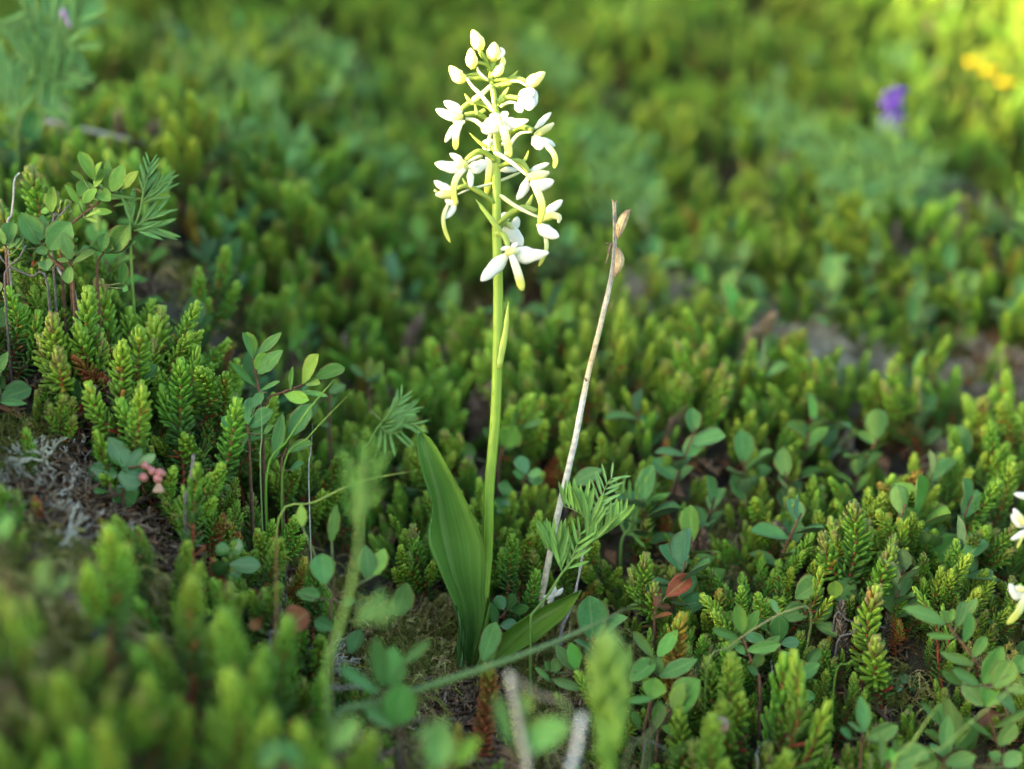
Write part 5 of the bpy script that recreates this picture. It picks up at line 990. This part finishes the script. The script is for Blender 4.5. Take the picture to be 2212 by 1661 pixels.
# the other, uncountable shoots: one instanced carpet
def carpet(name, protos, recs, label, cat):
    me = bpy.data.meshes.new(name); me.from_pydata([r[1] for r in recs], [], [])
    a = me.attributes.new("rot", 'FLOAT_VECTOR', 'POINT'); a.data.foreach_set("vector", np.array([r[2] for r in recs], np.float32).ravel())
    a = me.attributes.new("scl", 'FLOAT', 'POINT'); a.data.foreach_set("value", np.array([r[3] for r in recs], np.float32))
    a = me.attributes.new("idx", 'INT', 'POINT'); a.data.foreach_set("value", np.array([r[0] for r in recs], np.int32))
    o = link(name, me)
    cl = bpy.data.collections.new(name + "_templates")
    for k, pm in enumerate(protos):
        po = bpy.data.objects.new("%s_template_%02d" % (name, k), pm); cl.objects.link(po)
    g = bpy.data.node_groups.new(name, 'GeometryNodeTree')
    g.interface.new_socket("Geometry", in_out='INPUT', socket_type='NodeSocketGeometry')
    g.interface.new_socket("Geometry", in_out='OUTPUT', socket_type='NodeSocketGeometry')
    N = g.nodes; L = g.links
    gi = N.new("NodeGroupInput"); go = N.new("NodeGroupOutput"); ip = N.new("GeometryNodeInstanceOnPoints")
    ci = N.new("GeometryNodeCollectionInfo"); ci.inputs[0].default_value = cl; ci.inputs[1].default_value = True; ci.inputs[2].default_value = True
    def na(nm, ty):
        n = N.new("GeometryNodeInputNamedAttribute"); n.data_type = ty; n.inputs[0].default_value = nm; return n.outputs[0]
    ip.inputs["Pick Instance"].default_value = True
    L.new(gi.outputs[0], ip.inputs["Points"]); L.new(ci.outputs[0], ip.inputs["Instance"])
    L.new(na("idx", 'INT'), ip.inputs["Instance Index"])
    er = N.new("FunctionNodeEulerToRotation"); L.new(na("rot", 'FLOAT_VECTOR'), er.inputs[0]); L.new(er.outputs[0], ip.inputs["Rotation"])
    L.new(na("scl", 'FLOAT'), ip.inputs["Scale"]); L.new(ip.outputs[0], go.inputs[0])
    md = o.modifiers.new("instances", 'NODES'); md.node_group = g
    tag(o, label, cat, kind="stuff"); return o

carpet("crowberry_carpet", [s[2] for s in SHOOTS], items[NEAR:], "dense carpet of small green crowberry shoots covering the slope", "shrub carpet")
# ------------------------------------------------------------------ moss, lichen, litter
def moss_proto(cols, n=9, L=.011, curl=1.0):
    mb = MB()
    for k in range(n):
        a = U(0, 6.28); r0 = U(0, .0045); b = Vector((math.cos(a) * r0, math.sin(a) * r0, -.003)); o = Vector((math.cos(a + U(-.8, .8)), math.sin(a + U(-.8, .8)), 0)); l = L * U(.6, 1.15)
        pts = [b, b + o * l * .25 + UPV * l * .55, b + o * l * (.55 * curl) + UPV * l * .75, b + o * l * (.9 * curl) + UPV * l * (.75 - .3 * curl)]
        pa = crom(pts, 12); c0, c1 = random.choice(cols), random.choice(cols)
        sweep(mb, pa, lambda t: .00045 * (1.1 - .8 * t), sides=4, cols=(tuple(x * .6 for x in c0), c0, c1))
        for i in range(2, 12):
            for s in range(4):
                an = 1.7 * s + i; ax = (pa[min(i + 1, 11)] - pa[i - 1]).normalized(); u = ax.orthogonal().normalized(); v = ax.cross(u)
                d = (u * math.cos(an) + v * math.sin(an) + ax * .9).normalized(); sd2 = d.cross(ax).normalized()
                ll = .0019 * U(.7, 1.2) * (1.1 - .04 * i); p = pa[i]; c = lerp3(c0, c1, i / 12)
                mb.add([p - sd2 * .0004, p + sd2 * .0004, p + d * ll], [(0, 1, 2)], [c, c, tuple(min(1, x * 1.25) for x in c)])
    return mb.mesh("moss_tuft", mats=(M['moss'],))
OL = ((0.21, 0.20, 0.045), (0.15, 0.17, 0.03), (0.28, 0.24, 0.07), (0.11, 0.15, 0.025)); TAN = ((0.36, 0.31, 0.11), (0.28, 0.25, 0.07), (0.46, 0.40, 0.19))
MOSS = [moss_proto(OL), moss_proto(OL, 11, .009, 1.2), moss_proto(TAN, 9, .012, 1.3), moss_proto(OL + TAN, 12, .010, .7)]
def lichen_proto(cols):
    mb = MB()
    def br(b, d, l, r, dep):
        e = b + d * l; sweep(mb, [b, b.lerp(e, .5) + Vector((U(-1, 1), U(-1, 1), U(-1, 1))) * l * .12, e], lambda t: r * (1 - .3 * t), sides=5, cols=(random.choice(cols), random.choice(cols)), n=5, jit=.15)
        if dep:
            for _ in range(random.choice((2, 2, 3))): br(e, (d + Vector((U(-1, 1), U(-1, 1), U(-.5, .8)))).normalized(), l * U(.55, .85), r * .68, dep - 1)
    for _ in range(3):
        a = U(0, 6.28); br(Vector((U(-.003, .003), U(-.003, .003), -.002)), Vector((math.cos(a) * .7, math.sin(a) * .7, U(.3, .9))).normalized(), .0065, .00075, 3)
    return mb.mesh("lichen_tuft", mats=(M['lichen'],))
LCOL = ((0.38, 0.36, 0.28), (0.30, 0.28, 0.21), (0.46, 0.44, 0.36)); LB2 = ((0.30, 0.25, 0.19), (0.20, 0.16, 0.13), (0.40, 0.36, 0.30))
LICH = [lichen_proto(LCOL), lichen_proto(LB2), lichen_proto(LCOL)]
def litter_proto(kind):
    mb = MB()
    if kind == 0:
        for _ in range(16):
            c = Vector((U(-.006, .006), U(-.006, .006), U(0, .003))); d = Vector((U(-1, 1), U(-1, 1), U(-.2, .3))).normalized()
            sweep(mb, [c - d * .002, c + d * .002], lambda t: .0005 * (1.2 - t), sides=4, cols=(random.choice(((0.12, 0.06, 0.03), (0.20, 0.11, 0.05), (0.06, 0.04, 0.03), (0.16, 0.12, 0.09))),), n=4)
    elif kind == 1:
        c = Vector((0, 0, .0015)); sweep(mb, [c + Vector((-.012, 0, 0)), c + Vector((0, .002, .002)), c + Vector((.013, -.001, 0))], lambda t: .0008 * (1.1 - .5 * t), sides=5, cols=((0.07, 0.045, 0.03), (0.15, 0.105, 0.07)), n=8, jit=.2)
        for k in range(10):
            b = Vector((U(-.01, .01), 0, .002)); d = Vector((U(-.6, .6), U(-1, 1), U(.1, 1))).normalized(); sweep(mb, [b, b + d * .004], lambda t: .0005, sides=4, cols=((0.19, 0.13, 0.08), (0.11, 0.07, 0.04)), n=3)
    else:
        sweep(mb, [Vector((0, -.006, .001)), Vector((0, 0, .004)), Vector((.001, .007, .002))], prof((0, .0005), (.5, .0038), (1, .0004)), lambda t: .0002, nrm=UPV, cols=((0.20, 0.09, 0.04), (0.14, 0.07, 0.04)), n=8, cup=.4)
    return mb.mesh("litter", mats=(M['litter'],))
LIT = [litter_proto(k) for k in (0, 0, 1, 1, 2)]
mrec, lrec, trec = [], [], []
for (gx_, gy_), r in GAPS:
    A = r * r * math.pi * 1.7
    for _ in range(int(A / (.0036 ** 2))):
        a = U(0, 6.28); rr = r * 1.3 * math.sqrt(U(0, 1)); x, y = gx_ + math.cos(a) * rr, gy_ + math.sin(a) * rr; z = float(gz(x, y))
        n_ = nz(x, y, 22, 5.5)
        if n_ > -.22: mrec.append((random.choice((0, 1, 3)) if nz(x, y, 30, 8.8) < .12 else 2, (x, y, z), (U(-.4, .4), U(-.4, .4), U(0, 6.28)), U(.7, 1.15)))
        else: trec.append((random.randrange(5), (x, y, z + .0015), (U(-.4, .4), U(-.4, .4), U(0, 6.28)), U(.7, 1.3)))
for k in range(11000):
    y = -.26 + 1.3 * U(0, 1) ** 1.3; half = .18 + .45 * (y + .562); x = U(-half, half); z = float(gz(x, y)); n_ = nz(x, y, 14, 2.2)
    if n_ > -.05 or (y < -.06 and x < .03 and n_ > -.3): mrec.append((random.choice((0, 1, 2, 3)), (x, y, z), (U(-.4, .4), U(-.4, .4), U(0, 6.28)), U(.8, 1.4)))
    else: trec.append((random.randrange(5), (x, y, z + .0015), (U(-.5, .5), U(-.5, .5), U(0, 6.28)), U(.7, 1.4)))
for q, r, n_, kk in (((60, 1060), .03, 12, 1), ((150, 1085), .02, 9, 1), ((20, 1090), .02, 3, 0), ((1850, 830), .04, 70, 0), ((1700, 740), .05, 80, 1), ((2190, 1000), .028, 130, 0), ((2050, 490), .07, 90, 1), ((640, 1400), .012, 16, 0), ((2140, 830), .03, 40, 1)):
    p = GP(q, .008)
    for _ in range(n_):
        a = U(0, 6.28); rr = r * math.sqrt(U(0, 1)); x, y = p.x + math.cos(a) * rr, p.y + math.sin(a) * rr
        lrec.append((kk if U(0, 1) < .7 else 2, (x, y, float(gz(x, y)) + .002), (U(-.6, .6), U(-.6, .6), U(0, 6.28)), U(.8, 1.5)))
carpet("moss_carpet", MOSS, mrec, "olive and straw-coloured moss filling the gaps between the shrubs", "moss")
carpet("lichen_patches", LICH, lrec, "pale grey branching lichen lying on the moss", "lichen")
carpet("plant_litter", LIT, trec, "brown dead needles, twiglets and leaves on the soil", "litter")
